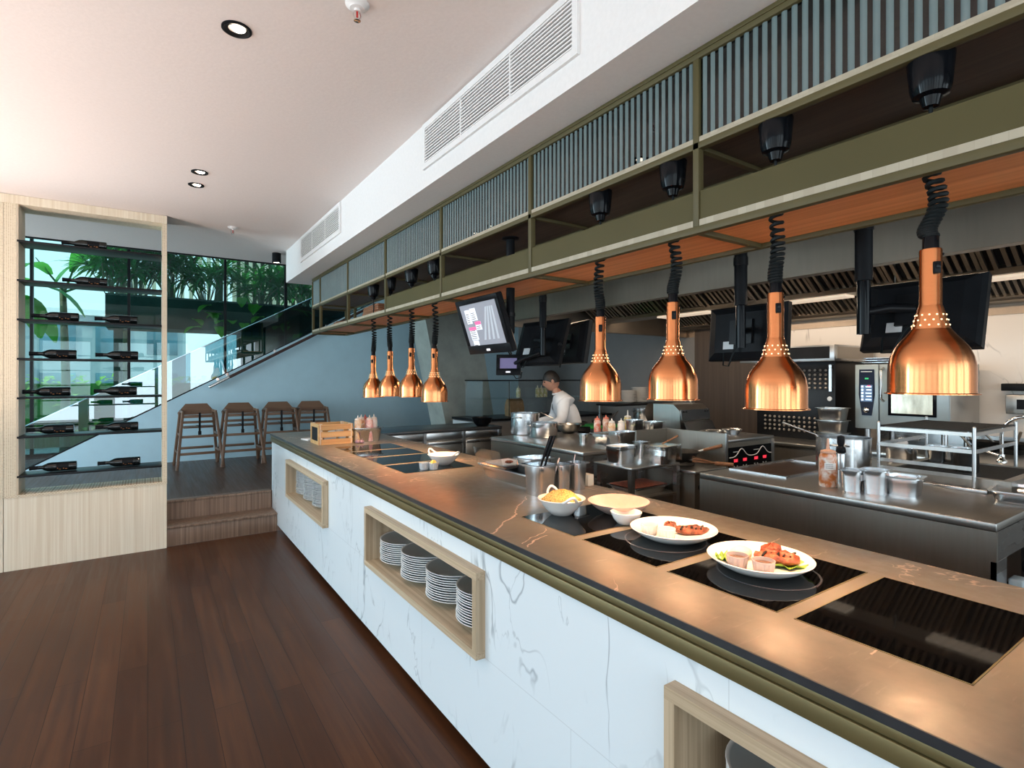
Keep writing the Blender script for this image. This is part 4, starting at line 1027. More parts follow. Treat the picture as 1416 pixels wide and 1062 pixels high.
monitor((2.80, 3.25, 1.77), .46, .33, PI/2-.25, .15, 'second black monitor back, just behind the large one', None, (2.50, 3.08, 1.74))
monitor((2.34, 3.52, 1.60), .19, .16, -.75, -.12, 'small violet screen hanging below the lit order screen', None, (2.36, 3.12, 1.68), 'violet')
# ================================================================ THINGS ON THE COUNTER AND BLOCKS
def panmesh(w, l, h, lip=.020, rad=.02, tp=.87, t=.0018):
    m = MB(); rad = min(.05, .27*min(w, l)); q = lambda k, z, r, d=0: rrect(w*k-2*d, l*k-2*d, max(.004, r), z)
    k2 = (1+tp)/2+.02
    R = [q(tp, 0, rad), q(k2, h*.70, rad), q(.97, h*.72, rad), q(.985, h-.004, rad)]
    R += [rrect(w+lip, l+lip, rad*.8, h-.004), rrect(w+lip, l+lip, rad*.8, h), q(.975, h, rad, t), q(.96, h*.72, rad, t), q(k2-.01, h*.70, rad, t), q(tp-.01, .003, rad, t)]
    m.loft(R, True, True)
    return m
def pan(label, p, w, l, h, rz=0, mat='pan', fill=None, name='gastronorm_pan', cat='pan', fz=.8, lid=False):
    t = thing(name, label, cat, p, rz)
    ob('tray', panmesh(w, l, h), M[mat], t, sharp=50)
    if fill:
        m = MB(); m.loft([rrect(w*.955, l*.955, .018, h*fz), rrect(w*.5, l*.5, .02, h*fz+.012)], True, True)
        ob('contents', m, M[fill], t)
    if lid:
        ob('lid', MB().loft([rrect(w+.004, l+.004, .02, h+.001), rrect(w+.004, l+.004, .02, h+.006), rrect(w*.85, l*.85, .02, h+.007), rrect(w*.82, l*.82, .02, h+.002)], True, True), M['pan'], t)
        ob('lid_handle', MB().tube([(-.03, 0, h+.003), (-.03, 0, h+.025), (.03, 0, h+.025), (.03, 0, h+.003)], .004, 6), M['pan'], t)
    return t
squeeze = {}
def sqz(c1, al=.7):
    k = 'sq'+str(c1)
    if k not in squeeze:
        g = G('squeeze_bottle_plastic'); nz = g.noise(g.obj((1, 1, 1)), 22, 4, .6)
        g.pr(Base_Color=g.ramp(nz, [(.42, c1), (.66, (.78, .74, .70))]), Roughness=.35, Subsurface_Weight=.15)
        squeeze[k] = g.m
    return squeeze[k]
def bottle_sq(label, p, c, h=.19, r=.028, cap=(.78, .74, .70), group=None, sticker=False, br=.70):
    t = thing('squeeze_bottle', label, 'bottle', p, RND.uniform(0, 6), group)
    b = h*br
    ob('body', MB().lathe([(0, 0), (r*.96, 0), (r, .004), (r, b*.86), (r*.9, b*.95), (r*.78, b)], n=24), sqz(c), t)
    ob('cap', MB().lathe([(r*.84, b), (r*.86, b+.004), (r*.82, b+.012), (r*.4, b+.018), (r*.22, b+.021), (r*.10, h), (0, h)], n=20), simple('bottle_cap', cap, .4), t)
    if sticker:
        m = MB()
        for k in range(8):
            a0 = 3.2+k*.17
            m.loft([[((r+.0006)*math.cos(a), (r+.0006)*math.sin(a), z) for z in (b*.52, b*.72)] for a in (a0, a0+.17)], closed=False)
        s = ob('label_sticker', m, M['paper'], t); t.rotation_euler.z = 0
        m = MB()
        for z in (b*.57, b*.62, b*.67):
            for k in range(5):
                a0 = 3.35+k*.17
                m.loft([[((r+.001)*math.cos(a), (r+.001)*math.sin(a), zz) for zz in (z, z+.0025)] for a in (a0, a0+.12)], closed=False)
        ob('handwriting', m, M['black'], s)
    return t
def ramekin(label, p, r=.033, h=.036, fill='sauce', mat='ceramic', grp=None):
    t = thing('ramekin', label, 'ramekin', p, 0, grp); m = MB(); n = 96; rings = []
    for rr, z, fl in ((r*.80, 0, 0), (r*.82, .004, .02), (r*.95, h*.8, .025), (r*.97, h*.86, 0), (r, h*.9, 0), (r, h, 0), (r*.93, h, 0), (r*.88, h*.75, 0), (r*.75, .006, 0)):
        rings.append([((rr*(1+1.9*fl*math.cos(16*2*PI*i/n)))*math.cos(2*PI*i/n), (rr*(1+1.9*fl*math.cos(16*2*PI*i/n)))*math.sin(2*PI*i/n), z) for i in range(n)])
    m.loft(rings, True, True); ob('dish', m, M[mat], t)
    if fill: ob('sauce', MB().lathe([(0, h*.76), (r*.6, h*.75), (r*.89, h*.74)], n=28), M[fill], t)
    return t
def wokbowl(label, p, r, h, rz, mat='ceramic'):
    """shallow conical bowl with two loop handles"""
    t = thing('handled_bowl', label, 'bowl', p, rz)
    pr = [(0, .006), (r*.34, .006), (r*.36, 0), (r*.40, .001), (r*.70, h*.42), (r*.97, h*.96), (r, h), (r*.975, h+.002), (r*.93, h*.95), (r*.66, h*.42), (r*.36, .013), (0, .011)]
    ob('bowl', MB().lathe(pr, n=48), M[mat], t)
    for s in (-1, 1):
        a = [s*.36*i/5 for i in range(-5, 6)]
        pts = [(s*(r*.965)*math.cos(.30*u)+s*(.0 if abs(u) == 1 else 1)*.028*math.cos(PI*u/2)**.6, r*.965*math.sin(.30*u), h*.98+.026*math.cos(PI*u/2)) for u in [i/6 for i in range(-6, 7)]]
        ob('handle', MB().tube(pts, .0058, 10), M[mat], t)
    return t
Z = TOP+.0022
# --- slatted crate and what is in it
cp_ = P(461, 611, z=TOP)
cr = thing('wooden_crate', 'slatted wooden crate with chalkboard end on the far counter end', 'crate', (1.335, 4.80, TOP), .0)
cw, cl_, chh = .125, .115, .175
for sx in (-1, 1):
    for sy in (-1, 1): ob('corner_post', MB().box(sx*cw-.012, sx*cw+.012, sy*cl_-.012, sy*cl_+.012, 0, chh), M['bamboo'], cr, smooth=False)
crm = woodm('crate_pine', (.50, .28, .11), (.68, .44, .20), 'X', 40, .55)
for z in (0, .062, .125):
    ob('slat', MB().box(-cw, cw, -cl_-.020, -cl_-.0125, z, z+.046), crm, cr, smooth=False)
    ob('slat', MB().box(-cw, cw, cl_+.0125, cl_+.020, z, z+.046), crm, cr, smooth=False)
    ob('end_slat', MB().box(cw+.0125, cw+.02, -cl_-.02, cl_+.02, z, z+.046), crm, cr, smooth=False)
ee = ob('end_frame', MB().box(-cw-.022, -cw-.0125, -cl_-.02, cl_+.02, 0, .03).box(-cw-.022, -cw-.0125, -cl_-.02, cl_+.02, chh-.03, chh).box(-cw-.022, -cw-.0125, -cl_-.02, -cl_+.012, .03, chh-.03).box(-cw-.022, -cw-.0125, cl_-.012, cl_+.02, .03, chh-.03), crm, cr, smooth=False)
ob('chalkboard', MB().box(-cw-.018, -cw-.0128, -cl_+.012, cl_-.012, .03, chh-.03), M['black'], ee)
ob('bottom', MB().box(-cw, cw, -cl_-.012, cl_+.012, .002, .010), crm, cr, smooth=False)
for k, (x, y, z) in enumerate(((-.060, -.07, .012), (.005, .0, .012), (.066, -.07, .012), (-.02, -.065, .062), (.07, .02, .062))):
    m = MB().tube([(-.028, 0, .03), (.028, 0, .03)], [.022, .026], 12)
    tag(ob('rolled_napkin', m, M['paper' if k % 2 else 'china_grey'], loc=(1.335+x, 4.80+y, TOP+z-.003), rz=RND.uniform(-.15, .15)),
        'rolled cloth napkin in the slatted crate, ' + ['low by the chalkboard end', 'low in the middle', 'low by the bottle tub', 'upper, in the middle gap', 'upper, toward the back'][k], 'napkin', 'napkins in the crate')
# --- tub of sauce bottles at the far end
pan('stainless tub of squeeze bottles beside the wooden crate', (1.625, 4.755, TOP), .26, .17, .125, .08, name='steel_tub', cat='tub')
pl_ = [(1.60, 4.67, (.62, .44, .24)), (1.66, 4.76, (.62, .33, .18)), (1.70, 4.77, (.45, .12, .10)), (1.705, 4.67, (.66, .36, .36)), (1.77, 4.74, (.62, .60, .62))]
nm = ['amber squeeze bottle at the crate side of the far tub', 'orange squeeze bottle at the back of the far tub', 'dark red squeeze bottle in the far tub', 'pink squeeze bottle at the front of the far tub', 'clear pale squeeze bottle at the kitchen side of the far tub']
for (x, y, c), n_ in zip(pl_, nm): bottle_sq(n_, (x-.065, y+.035, TOP+.0035), c, .232, .032, (.72, .66, .6) if c[0] > .5 else (.5, .1, .08), 'squeeze bottles in the far tub', False, .82)
for k, x in enumerate((1.50, 1.535)):
    tag(ob('garlic_bulb', MB().ball((0, 0, .016), (.02, .02, .016), 14, 8).tube([(0, 0, .03), (.008, .003, .04)], .004, 6), simple('mauve_skin', (.30, .20, .26), .5), loc=(x, 4.61-.012*k, TOP)),
        'small mauve bulb on the worktop at the foot of the bottle tub, ' + ('crate side' if k == 0 else 'kitchen side'), 'garlic', 'small bulbs')
tag(ob('order_pad', MB().box(-.045, .045, -.07, .07, 0, .012, b=.002), M['paper'], loc=(1.22, 5.12, TOP), rz=.2), 'small pale pad lying on the worktop left of the crate', 'pad')
# --- empty two-handled bowl, two ramekins
bw = P(600, 640, z=TOP)
wokbowl('empty white two-handled bowl on the far hob', (1.60, 3.17, Z), .105, .068, 1.9)
ramekin('small white dip pot left of its twin, beside two-handled bowl', (1.418, 3.075, Z), .031, .040, None, 'china_grey')
ramekin('small white dip pot with lemon wedge beside the two-handled bowl', (1.468, 3.045, Z), .031, .040, None, 'china_grey')
tag(ob('lemon_wedge', MB().prism([(-.022, 0), (.022, 0), (.014, .014), (0, .02), (-.014, .014)], -.010, .010, Matrix.Rotation(1.1, 4, 'X')), simple('lemon', (.80, .58, .12), .4), loc=(1.468, 3.045, Z+.036), rz=.6), 'yellow lemon wedge in the small dip pot', 'lemon')
# --- long tray with acrylic guard, paper
tr_p = (1.735, 2.47, TOP)
lt = pan('long shallow steel tray with clear acrylic guard on the counter', tr_p, .27, .52, .07, 0, 'pan', name='steel_tray', cat='tray')
ob('acrylic_guard', MB().box(-.003, .003, -.02, .26, .0, .10, Matrix.Translation((-.140, .0, .072)) @ Matrix.Rotation(-.28, 4, 'Y')), M['acrylic'], lt)
ob('cover', MB().loft([rrect(.262, .27, .02, .071, 4, 0, .12), rrect(.25, .26, .02, .078, 4, 0, .12), rrect(.24, .25, .02, .079, 4, 0, .12)], True, True), M['pan'], lt)
pp = MB()
for k in range(3): pp.box(-.09, .09, -.09, .09, .0015*k, .0015*k+.001, Matrix.Rotation(.06*k, 4, 'Z'))
tag(ob('paper_sheet', pp, M['paper'], loc=(1.72, 2.61, TOP+.0795)), 'white paper sheets on the covered long tray', 'paper')
tag(ob('meat_scrap', MB().ball((0, 0, .008), (.028, .016, .008), 12, 6, None, .15), M['steak'], loc=(1.70, 2.55, TOP+.0836)), 'small brown piece on the white paper', 'food')
# --- tall steel pots
pan('deep steel pan with black tongs, nearest the rice bowl', P(747, 683, z=TOP), .132, .132, .148, .05)
pan('rear deep steel pan behind the one with tongs', (1.725, 2.345, TOP+.0035), .17, .15, .138, .05)
pan('narrow deep steel pan right of the tongs pan', P(779, 680, z=TOP)+Vector((0, .02, 0)), .085, .085, .138, .05)
pan('narrow deep steel pan farthest right of the pan group', P(799, 677, z=TOP)+Vector((.01, .02, 0)), .085, .085, .138, .05)
tp = P(747, 683, z=TOP)
tg = thing('tongs', 'black tongs standing in the deep steel pan', 'tongs', (tp.x, tp.y, TOP+.02), 0)
for k, o_ in enumerate((-.012, .012)):
    ob('arm', MB().loft([rrect(.012, .004, .0015, z_, 2, x_+o_*1.0, 0) for x_, z_ in ((-.03, 0), (.03, .15))]+[rrect(.018, .010, .004, z_, 2, x_+o_*.9, 0) for x_, z_ in ((.035, .16), (.075, .255), (.078, .26))], True, True), M['gloss_black'], tg)
sp_ = P(768, 683, z=TOP)
tag(ob('spoon_handle', MB().tube([(-.02, 0, .04), (.05, .02, .17)], .005, 8), M['steel'], loc=(sp_.x-.01, sp_.y+.0, TOP)), 'steel spoon leaning in the narrow deep pan', 'spoon')
sp2 = P(799, 677, z=TOP)
tag(ob('ladle_spoon', MB().tube([(-.01, .02, .03), (.01, .03, .15), (.022, .035, .175), (.03, .03, .168)], .003, 8), M['steel'], loc=(sp2.x+.01, sp2.y+.02, TOP)), 'thin steel spoon hooked in the farthest right narrow pan', 'spoon')
wb = Vector((1.93, P(812, X=1.93, py=600).y, TOP))
tag(ob('wood_block', MB().box(-.02, .02, -.03, .03, 0, .06, b=.003), M['bamboo'], loc=wb), 'small pale wooden block behind the narrow deep pans', 'block')
# --- rice bowl, pink bowl, small bowl
rb = P(800, 712, z=TOP)
rbt = wokbowl('white two-handled bowl heaped with fried rice', (1.425, 1.745, Z), .100, .068, 1.25)
rm = MB(); n = 40; rings = []
for rr, z in ((.084, .055), (.078, .062), (.06, .080), (.04, .092), (.018, .099), (.004, .101)):
    rings.append([(rr*math.cos(2*PI*i/n), rr*math.sin(2*PI*i/n), z+RND.uniform(-.006, .004)) for i in range(n)])
rm.loft(rings, True, True)
for k in range(520):
    r = .082*math.sqrt(RND.random()); a = RND.uniform(0, 6.28); z = .102-.045*(r/.082)**1.4
    d = Vector((RND.uniform(-1, 1), RND.uniform(-1, 1), RND.uniform(-.4, .6))).normalized()*.004
    c_ = Vector((r*math.cos(a), r*math.sin(a), z)); rm.tube([c_-d, c_+d], .0024, 5)
tag(ob('fried_rice', rm, M['rice'], loc=(1.425, 1.745, Z)), 'golden fried rice heaped in the two-handled bowl', 'rice', kind='stuff')
pb = P(868, 703, z=TOP)
tag(ob('pink_bowl', MB().lathe([(0, .006), (.045, .006), (.05, 0), (.055, .001), (.10, .026), (.127, .049), (.129, .052), (.1265, .0535), (.10, .034), (.05, .012), (0, .010)], n=48), M['pink_china'], loc=(1.635, 1.625, Z)), 'wide shallow blush pink bowl behind the rice bowl', 'bowl')
tag(ob('small_bowl', MB().lathe([(0, .005), (.028, .005), (.03, 0), (.034, .001), (.05, .02), (.060, .043), (.0605, .046), (.058, .047), (.047, .021), (.03, .010), (0, .008)], n=40), M['ceramic'], loc=(1.545, 1.495, Z)), 'small white empty bowl in front of the pink bowl', 'bowl')
# --- steak plates
def big_plate(label, x, y, r, z=Z):
    return tag(ob('serving_plate', MB().lathe([(0, .006), (r*.55, .006), (r*.58, 0), (r*.62, .0005), (r*.8, .014), (r*.985, .033), (r, .036), (r*.985, .0375), (r*.82, .022), (r*.6, .0125), (0, .0105)], n=64), M['ceramic'], loc=(x, y, z)), label, 'plate')
big_plate('oval white plate with charred steak and two white ramekins', 1.548, 1.27, .150)
def steak(label, x, y, z, rz, L, W, Ht, mat, bars=True):
    t = thing('grilled_steak', label, 'steak', (x, y, z), rz)
    m = MB(); n = 28; rings = []
    ph = RND.uniform(0, 6)
    for k, (f_, zz) in enumerate(((.80, 0), (.98, .25), (1, .55), (.93, .85), (.7, 1), (.35, 1.05), (.06, 1.06))):
        rings.append([(L*f_*(1+.10*math.sin(3*a+ph)+.05*math.sin(7*a))*math.cos(a), W*f_*(1+.12*math.sin(2*a+ph)+.06*math.sin(5*a))*math.sin(a), Ht*zz*(1+.18*math.sin(4*a+k)+RND.uniform(-.12, .12))) for a in [2*PI*i/n for i in range(n)]])
    m.loft(rings, True, True); ob('meat', m, M[mat], t)
    if bars:
        for q in range(-2, 3):
            ob('char_mark', MB().tube([(L*.30*q-.012, -W*.7, Ht*.90), (L*.30*q, 0, Ht*1.05), (L*.30*q+.012, W*.7, Ht*.90)], .0036, 6), M['iron'], t)
    return t
steak('charred sliced steak on the farther plate, longer piece', 1.605, 1.235, Z+.0135, -.55, .060, .030, .022, 'steak')
steak('charred meat piece at the back of the farther steak plate', 1.585, 1.315, Z+.0135, .4, .032, .024, .022, 'steak', False)
ramekin('white fluted ramekin on the charred steak plate, farther from the meat', (1.475, 1.315, Z+.0125), .030, .036, None)
ramekin('white fluted ramekin on the charred steak plate, nearer the meat', (1.483, 1.245, Z+.0125), .030, .036, None)
big_plate('round white plate with grilled meat, lettuce and two ramekins', 1.512, .922, .148)
steak('thick grilled meat slab on lettuce, nearest plate', 1.552, 0.885, Z+.020, -.85, .062, .034, .026, 'steak2')
steak('upper grilled meat piece leaning on the slab, nearest plate', 1.577, 0.922, Z+.0205, -.4, .034, .022, .034, 'steak2', False)
def lettuce(label, x, y, z, r, rz=0):
    m = MB(); n = 36
    rings = [[(r*f_*(1+.16*math.sin(5*a)+.1*math.sin(11*a))*math.cos(a), r*.6*f_*(1+.14*math.sin(4*a+1))*math.sin(a), zz+(.006*f_*math.sin(9*a) if f_ > .6 else 0)) for a in [2*PI*i/n for i in range(n)]] for f_, zz in ((.02, .001), (.5, .002), (.8, .006), (1, .011), (1.02, .0125), (.8, .0085), (.5, .0045), (.02, .0035))]
    m.loft(rings, True, True)
    return tag(ob('lettuce_leaf', m, M['leaf_food'], loc=(x, y, z), rz=rz), label, 'lettuce')
lettuce('green lettuce leaf under the grilled meat slab', 1.555, 0.862, Z+.0125, .062, -.9)
lettuce('green lettuce leaf at the far side of the nearest plate, behind the ramekins', 1.455, 1.002, Z+.0135, .036, .3)
ramekin('ramekin of brown sauce on the nearest plate, farther from the camera', (1.426, 0.939, Z+.0135), .031, .038, 'sauce', 'taupe')
ramekin('ramekin of brown sauce on the nearest plate, nearer the camera', (1.445, 0.869, Z+.0135), .031, .038, 'sauce', 'taupe')
tag(ob('pale_side', MB().ball((0, 0, .018), (.034, .03, .02), 20, 10, None, .05), M['cream_food'], loc=(1.512, 0.982, Z+.0125)), 'pale heap of food behind the ramekins on the nearest plate', 'food')
# ================================================================ ON THE NEAR COOKING BLOCK
def pot(label, p, r, h, rz=0, name='stock_pot', mat='pan', hand=2, long=0):
    t = thing(name, label, 'pot', p, rz)
    ob('body', MB().lathe([(0, .002), (r*.95, 0), (r, .006), (r, h-.004), (r*1.03, h-.002), (r*1.03, h), (r*.975, h), (r*.97, .01), (0, .008)], n=48), M[mat], t)
    for k in range(hand):
        s = 1 if k == 0 else -1
        pts = [(s*r*.995, -.05, h*.80), (s*(r+.035), -.04, h*.82), (s*(r+.035), .04, h*.82), (s*r*.995, .05, h*.80)]
        ob('handle', MB().tube(pts, .006, 8), M['steel'], t)
    if long: ob('long_handle', MB().tube([(r*.99, 0, h*.85), (r+long, 0, h+.03)], .009, 8), M['steel'], t)
    return t
def K(px, py, z=ZK, dx=0, dy=0): return P(px, py, z=z)+Vector((dx, dy, 0))
pot('large steel stock pot on the near block beside the griddle', K(1166, 650), .155, .215, .3)
ldl = thing('ladle', 'long handled ladle leaning out of the near stock pot', 'ladle', K(1166, 650), 0)
ob('handle', MB().tube([(-.02, .02, .06), (-.10, .12, .225), (-.22, .28, .30)], .006, 8), M['steel'], ldl)
ob('cup', MB().lathe([(0, .01), (.03, .02), (.04, .045), (.038, .045), (.028, .024), (0, .015)], (-.01, .01, 0), 20), M['steel'], ldl)
bottle_sq('tall squeeze bottle of orange brown sauce with paper label', K(1145, 672), (.52, .16, .04), .262, .045, (.62, .35, .24), None, True)
pm_ = thing('pepper_mill', 'steel pepper mill with black top behind the sauce bottle', 'mill', K(1162, 668, dx=.05, dy=.02))
ob('body', MB().lathe([(0, 0), (.025, 0), (.026, .003), (.022, .08), (.026, .16), (.024, .165), (0, .166)], n=24), M['steel'], pm_)
ob('top', MB().lathe([(.02, .166), (.026, .172), (.024, .195), (.014, .205), (.020, .225), (.019, .26), (0, .268)], n=24), M['black'], pm_)
kp = pan('narrow steel pan with paper label beside the sauce bottle', K(1179, 679), .095, .095, .115, .1)
lbm = MB().box(-.028, .028, -.0478, -.0468, .062, .092); ob('label_sticker', lbm, M['paper'], kp)
pan('narrow deep steel pan, middle of the three on the near block', K(1211, 682), .11, .11, .125, .1)
pan('wide steel pan, nearest the grill rack on the near block', K(1248, 684, dx=.02), .16, .15, .095, .1)
pan('flat steel tray at the near corner of the block', K(1412, 690), .32, .20, .05, .12)
# char grill with rack frame
gx, gy = 3.98, 1.15
GY1 = .281
cg = thing('char_grill', 'char grill with dark bars set on the near block', 'grill', (gx, gy, ZK))
ob('frame', MB().box(-.36, .34, -.30, -.26, 0, .07).box(-.36, .34, .24, .28, 0, .07).box(-.36, -.32, -.26, .24, 0, .07).box(.30, .34, -.26, .24, 0, .07), M['steel_dark'], cg)
ob('pan_bed', MB().box(-.32, .30, -.26, .24, .002, .02), M['iron'], cg)
gb = MB()
for k in range(28): gb.box(-.318+k*.0222, -.308+k*.0222, -.26, .24, .05, .062)
ob('grill_bars', gb, M['iron'], cg, smooth=False)
ob('front_strip', MB().box(-.42, -.362, -.22, .30, .0005, .02, b=.003), M['steel'], cg)
hs = MB()
for k in range(8): hs.lathe([(0, .0205), (.006, .0205), (.006, .0215), (0, .0215)], (-.39, -.18+k*.06, 0), 10)
ob('strip_holes', hs, M['black'], cg)
rk = thing('grill_rack', 'tall steel rail rack standing over the char grill', 'rack', (gx, gy, ZK))
x0, x1, y0, y1 = -.405, .30, -.163, .281
for (x, y) in ((x0, y0), (x0, y1), (x1, y0), (x1, y1)): ob('post', MB().tube([(x, y, .022 if x < 0 else .07), (x, y, .335)], .009, 12).ball((x, y, .335), .009, 10, 6), M['steel'], rk)
for z in (.075, .12, .21, .30):
    ob('rail', MB().box(x0-.003, x0+.003, y0+.009, y1-.009, z-.010, z+.010), M['steel_h'], rk)
for z in (.21, .30):
    ob('rail', MB().box(x0+.011, x1-.011, y0-.003, y0+.003, z-.010, z+.010), M['steel'], rk)
    ob('rail', MB().box(x0+.011, x1-.011, y1-.003, y1+.003, z-.010, z+.010), M['steel'], rk)
tpg = MB()
for k in range(30): tpg.box(x0+.02+k*.0225, x0+.028+k*.0225, y0+.02, y1-.02, .313, .319)
tpg.box(x0+.01, x1-.01, y0+.005, y0+.02, .311, .321).box(x0+.01, x1-.01, y1-.02, y1-.005, .311, .321)
ob('top_grid', tpg, M['iron'], rk, smooth=False)
pot('small round steel pot standing on the char grill bars', K(1336, 652, ZK+.063), .058, .125, 0, 'steel_pot', 'pan', 0)
for k, (x, y, z, w, h) in enumerate(((4.20, 1.545, ZK, .18, .14), (4.20, 1.345, ZK+.0625, .11, .10), (4.20, 1.225, ZK+.0625, .11, .10))):
    pan('steel pan inside the rail rack, ' + ['largest, with white scoop', 'middle one', 'smallest, behind the round pot'][k], (x, y, z), w, w*.9, h, .1)
sc = thing('scalloped_scoop', 'white scalloped scraper standing in the pan inside the rack', 'scraper', (4.20, 1.545, ZK+.045))
m = MB(); n = 30
ol = [((.045+.003*math.cos(20*a))*math.cos(a), .10+(.05+.003*math.cos(20*a))*math.sin(a)) for a in [PI*i/n for i in range(n+1)]]+[(-.035, .03), (.035, .03)]
m.prism(ol, -.004, .004, Matrix.Rotation(-.6, 4, 'Z') @ Matrix(((1, 0, 0, 0), (0, 0, 1, 0), (0, 1, 0, 0), (0, 0, 0, 1)))); ob('blade', m, M['ceramic'], sc)
# swan tap behind the rack
tpz = Vector((4.98, P(1385, X=4.98, py=600).y, .90))
tap = thing('swan_tap', 'chrome swan neck tap at the right behind the grill rack', 'tap', tpz)
ob('spout', MB().tube([(.0, .0, 0), (0, 0, .20)]+[(0, -.13+.13*math.cos(a), .20+.13*math.sin(a)) for a in [PI*i/12 for i in range(1, 11)]], .012, 12), M['chrome'], tap)
ob('base', MB().lathe([(0, 0), (.03, 0), (.03, .02), (.018, .03), (.018, .06), (0, .06)], n=20), M['chrome'], tap)
ob('lever', MB().tube([(0, .015, .05), (0, .09, .075)], .007, 8), M['chrome'], tap)
# iron pans with upright handles on the wall counter
for k, (px, zz) in enumerate(((1362, 0), (1362, .0465), (1398, 0), (1398, .0465))):
    p = P(px, X=5.62, py=590); t = thing('frying_pan', 'black frying pan by the marble wall, ' + ['lower, near the oven', 'upper, near the oven', 'lower, beyond the tap', 'upper, beyond the tap'][k], 'pan', (p.x, p.y, .9002+zz), 0, 'frying pans by the marble wall')
    ob('pan_body', MB().lathe([(0, .003), (.075, 0), (.105, .04), (.107, .041), (.104, .043), (.075, .006), (0, .006)], n=32), M['iron'], t)
    a = (2.4, 1.2, 3.6, 2.0)[k]
    ob('pan_handle', MB().tube([(.10*math.cos(a), .10*math.sin(a), .035), (.17*math.cos(a), .17*math.sin(a), .12), (.24*math.cos(a), .24*math.sin(a), .19)], [.007, .009, .010], 8), M['steel_dark'], t)
for k in range(3): pan(['lowest', 'middle', 'topmost'][k]+' of the stacked steel pans beside the combi oven', (5.08, 2.40, .9003+.1105*k), .19, .22, .109, 0, 'steel_h')
for k in range(3):
    pan('crumpled foil tray on top of the combi oven, ' + ['lowest', 'middle', 'topmost'][k], (5.40, 2.14, 1.6152+.0185*k), .30, .22, .018, .1*k, name='foil_tray', cat='tray')
# ================================================================ SMALL TABLE, WOK, BLOCK 2
T2 = .845
pan('steel pan of light contents on the small table, left one', K(858, 640, T2), .22, .16, .135, .05, fill='paper', fz=.86)
pan('narrow steel pan between the two larger ones on the small table', K(886, 634, T2, .03, .02), .09, .10, .135, .05)
fp = pan('steel pan wrapped in cling film on the small table', K(914, 640, T2, .02, 0), .21, .17, .135, .1, fill='cream_food', fz=.86)
m = MB(); m.loft([rrect(.245+RND.uniform(0, .02), .20, .03, z, 4) for z in (.02, .07, .11, .139)]+[rrect(.225, .18, .03, .1395, 4)], False, True)
ob('cling_film', m, M['film'], fp, smooth=False)
ws = K(914, 640, T2, .02, 0)
tag(ob('wooden_spoon', MB().tube([(0, 0, .142), (.12, -.05, .20)], [.005, .008], 8), M['brown_handle'], loc=(ws.x+.02, ws.y+.02, ws.z)), 'wooden spoon handle rising from the film-wrapped pan', 'spoon')
pan('shallow tray of chopped red meat on the small table shelf', (3.16, 2.93, .6155), .40, .28, .06, 0, fill='bacon', fz=1.05)
for k, (x, y) in enumerate(((3.00, 2.85), (3.28, 2.86))):
    m = MB().ball((0, 0, .06), (.10, .07, .06), 14, 9, None, .12)
    tag(ob('plastic_bag', m, M['film'], loc=(x, y, .3155), smooth=False), 'clear plastic bag on the lowest shelf of the small table, ' + ('pass side' if k == 0 else 'range side'), 'bag', 'plastic bags')
wk = thing('wok', 'black wok with wooden handle on the wok range', 'wok', (3.615, 2.90, .818), 0)
ob('bowl', MB().lathe([(0, 0), (.06, .006), (.12, .035), (.155, .08), (.158, .081), (.153, .082), (.118, .04), (.06, .012), (0, .006)], n=40), M['iron'], wk)
ob('handle_socket', MB().tube([(.13, -.08, .075), (.19, -.14, .105)], .009, 8), M['steel'], wk)
ob('wooden_handle', MB().tube([(.15, -.12, .09), (.205, -.25, .135)], [.011, .014], 10), M['brown_handle'], wk)
wh = thing('wok_brush', 'bamboo wok brush lying beside the wok', 'brush', (3.60, 2.70, .835), -1.0)
ob('grip', MB().tube([(.12, -.03, 0), (.25, -.05, .0)], .016, 10), M['brown_handle'], wh)
br = MB()
for k in range(14): br.tube([(.125, -.03+RND.uniform(-.01, .01), RND.uniform(-.008, .008)), (-.05, -.02+RND.uniform(-.05, .05), RND.uniform(-.0, .04))], .002, 4)
ob('bristles', br, M['brown_handle'], wh)
pot('tall steel stock pot on the far block', K(726, 600), .152, .225, .4)
pot('lower wide steel pot in front of the tall one on the far block', K(752, 604.5), .140, .150, -.5)
lb_ = thing('pot_ladle', 'ladle handle rising out of the tall steel pot', 'ladle', K(742, 600), 0)
ob('handle', MB().tube([(-.02, .0, .10), (.02, -.05, .23), (.10, -.16, .17)], .006, 8), M['steel'], lb_)
wp = K(786, 599)
tag(ob('steel_wok', MB().lathe([(0, .004), (.05, 0), (.11, .04), (.13, .10), (.132, .10), (.128, .101), (.106, .044), (.05, .008), (0, .008)], n=36), M['steel_h'], loc=(wp.x, wp.y, ZK)), 'dark steel bowl right of the two stock pots', 'bowl')
pan('small steel insert pan left of the bottle tray on far block', K(807, 612), .07, .07, .08, .1)
pan('deep steel tray behind the bottles on the far block', K(850, 613), .42, .22, .10, .0, name='deep_tray', cat='tray')
pan('steel pan in front of the sauce bottles on the far block', K(858, 617, ZK, 0, -.02), .24, .14, .13, .0)
bl = [(826, 603, (.60, .16, .10), 'red'), (838, 601, (.62, .28, .18), 'orange red'), (846, 608, (.70, .42, .20), 'amber'), (859, 608, (.72, .66, .62), 'clear')]
for px, py, c, n_ in bl: bottle_sq('%s squeeze bottle in the deep tray on the far block' % n_, K(px, py, ZK+.0035), c, .205, .036, (.72, .2, .14) if c[0] < .65 else (.75, .72, .68), 'squeeze bottles on the far block', False, .80)
bottle_sq('tall yellow oil squeeze bottle behind the deep tray', K(870, 601, ZK, .03, .05), (.60, .48, .10), .255, .042, (.75, .72, .68))
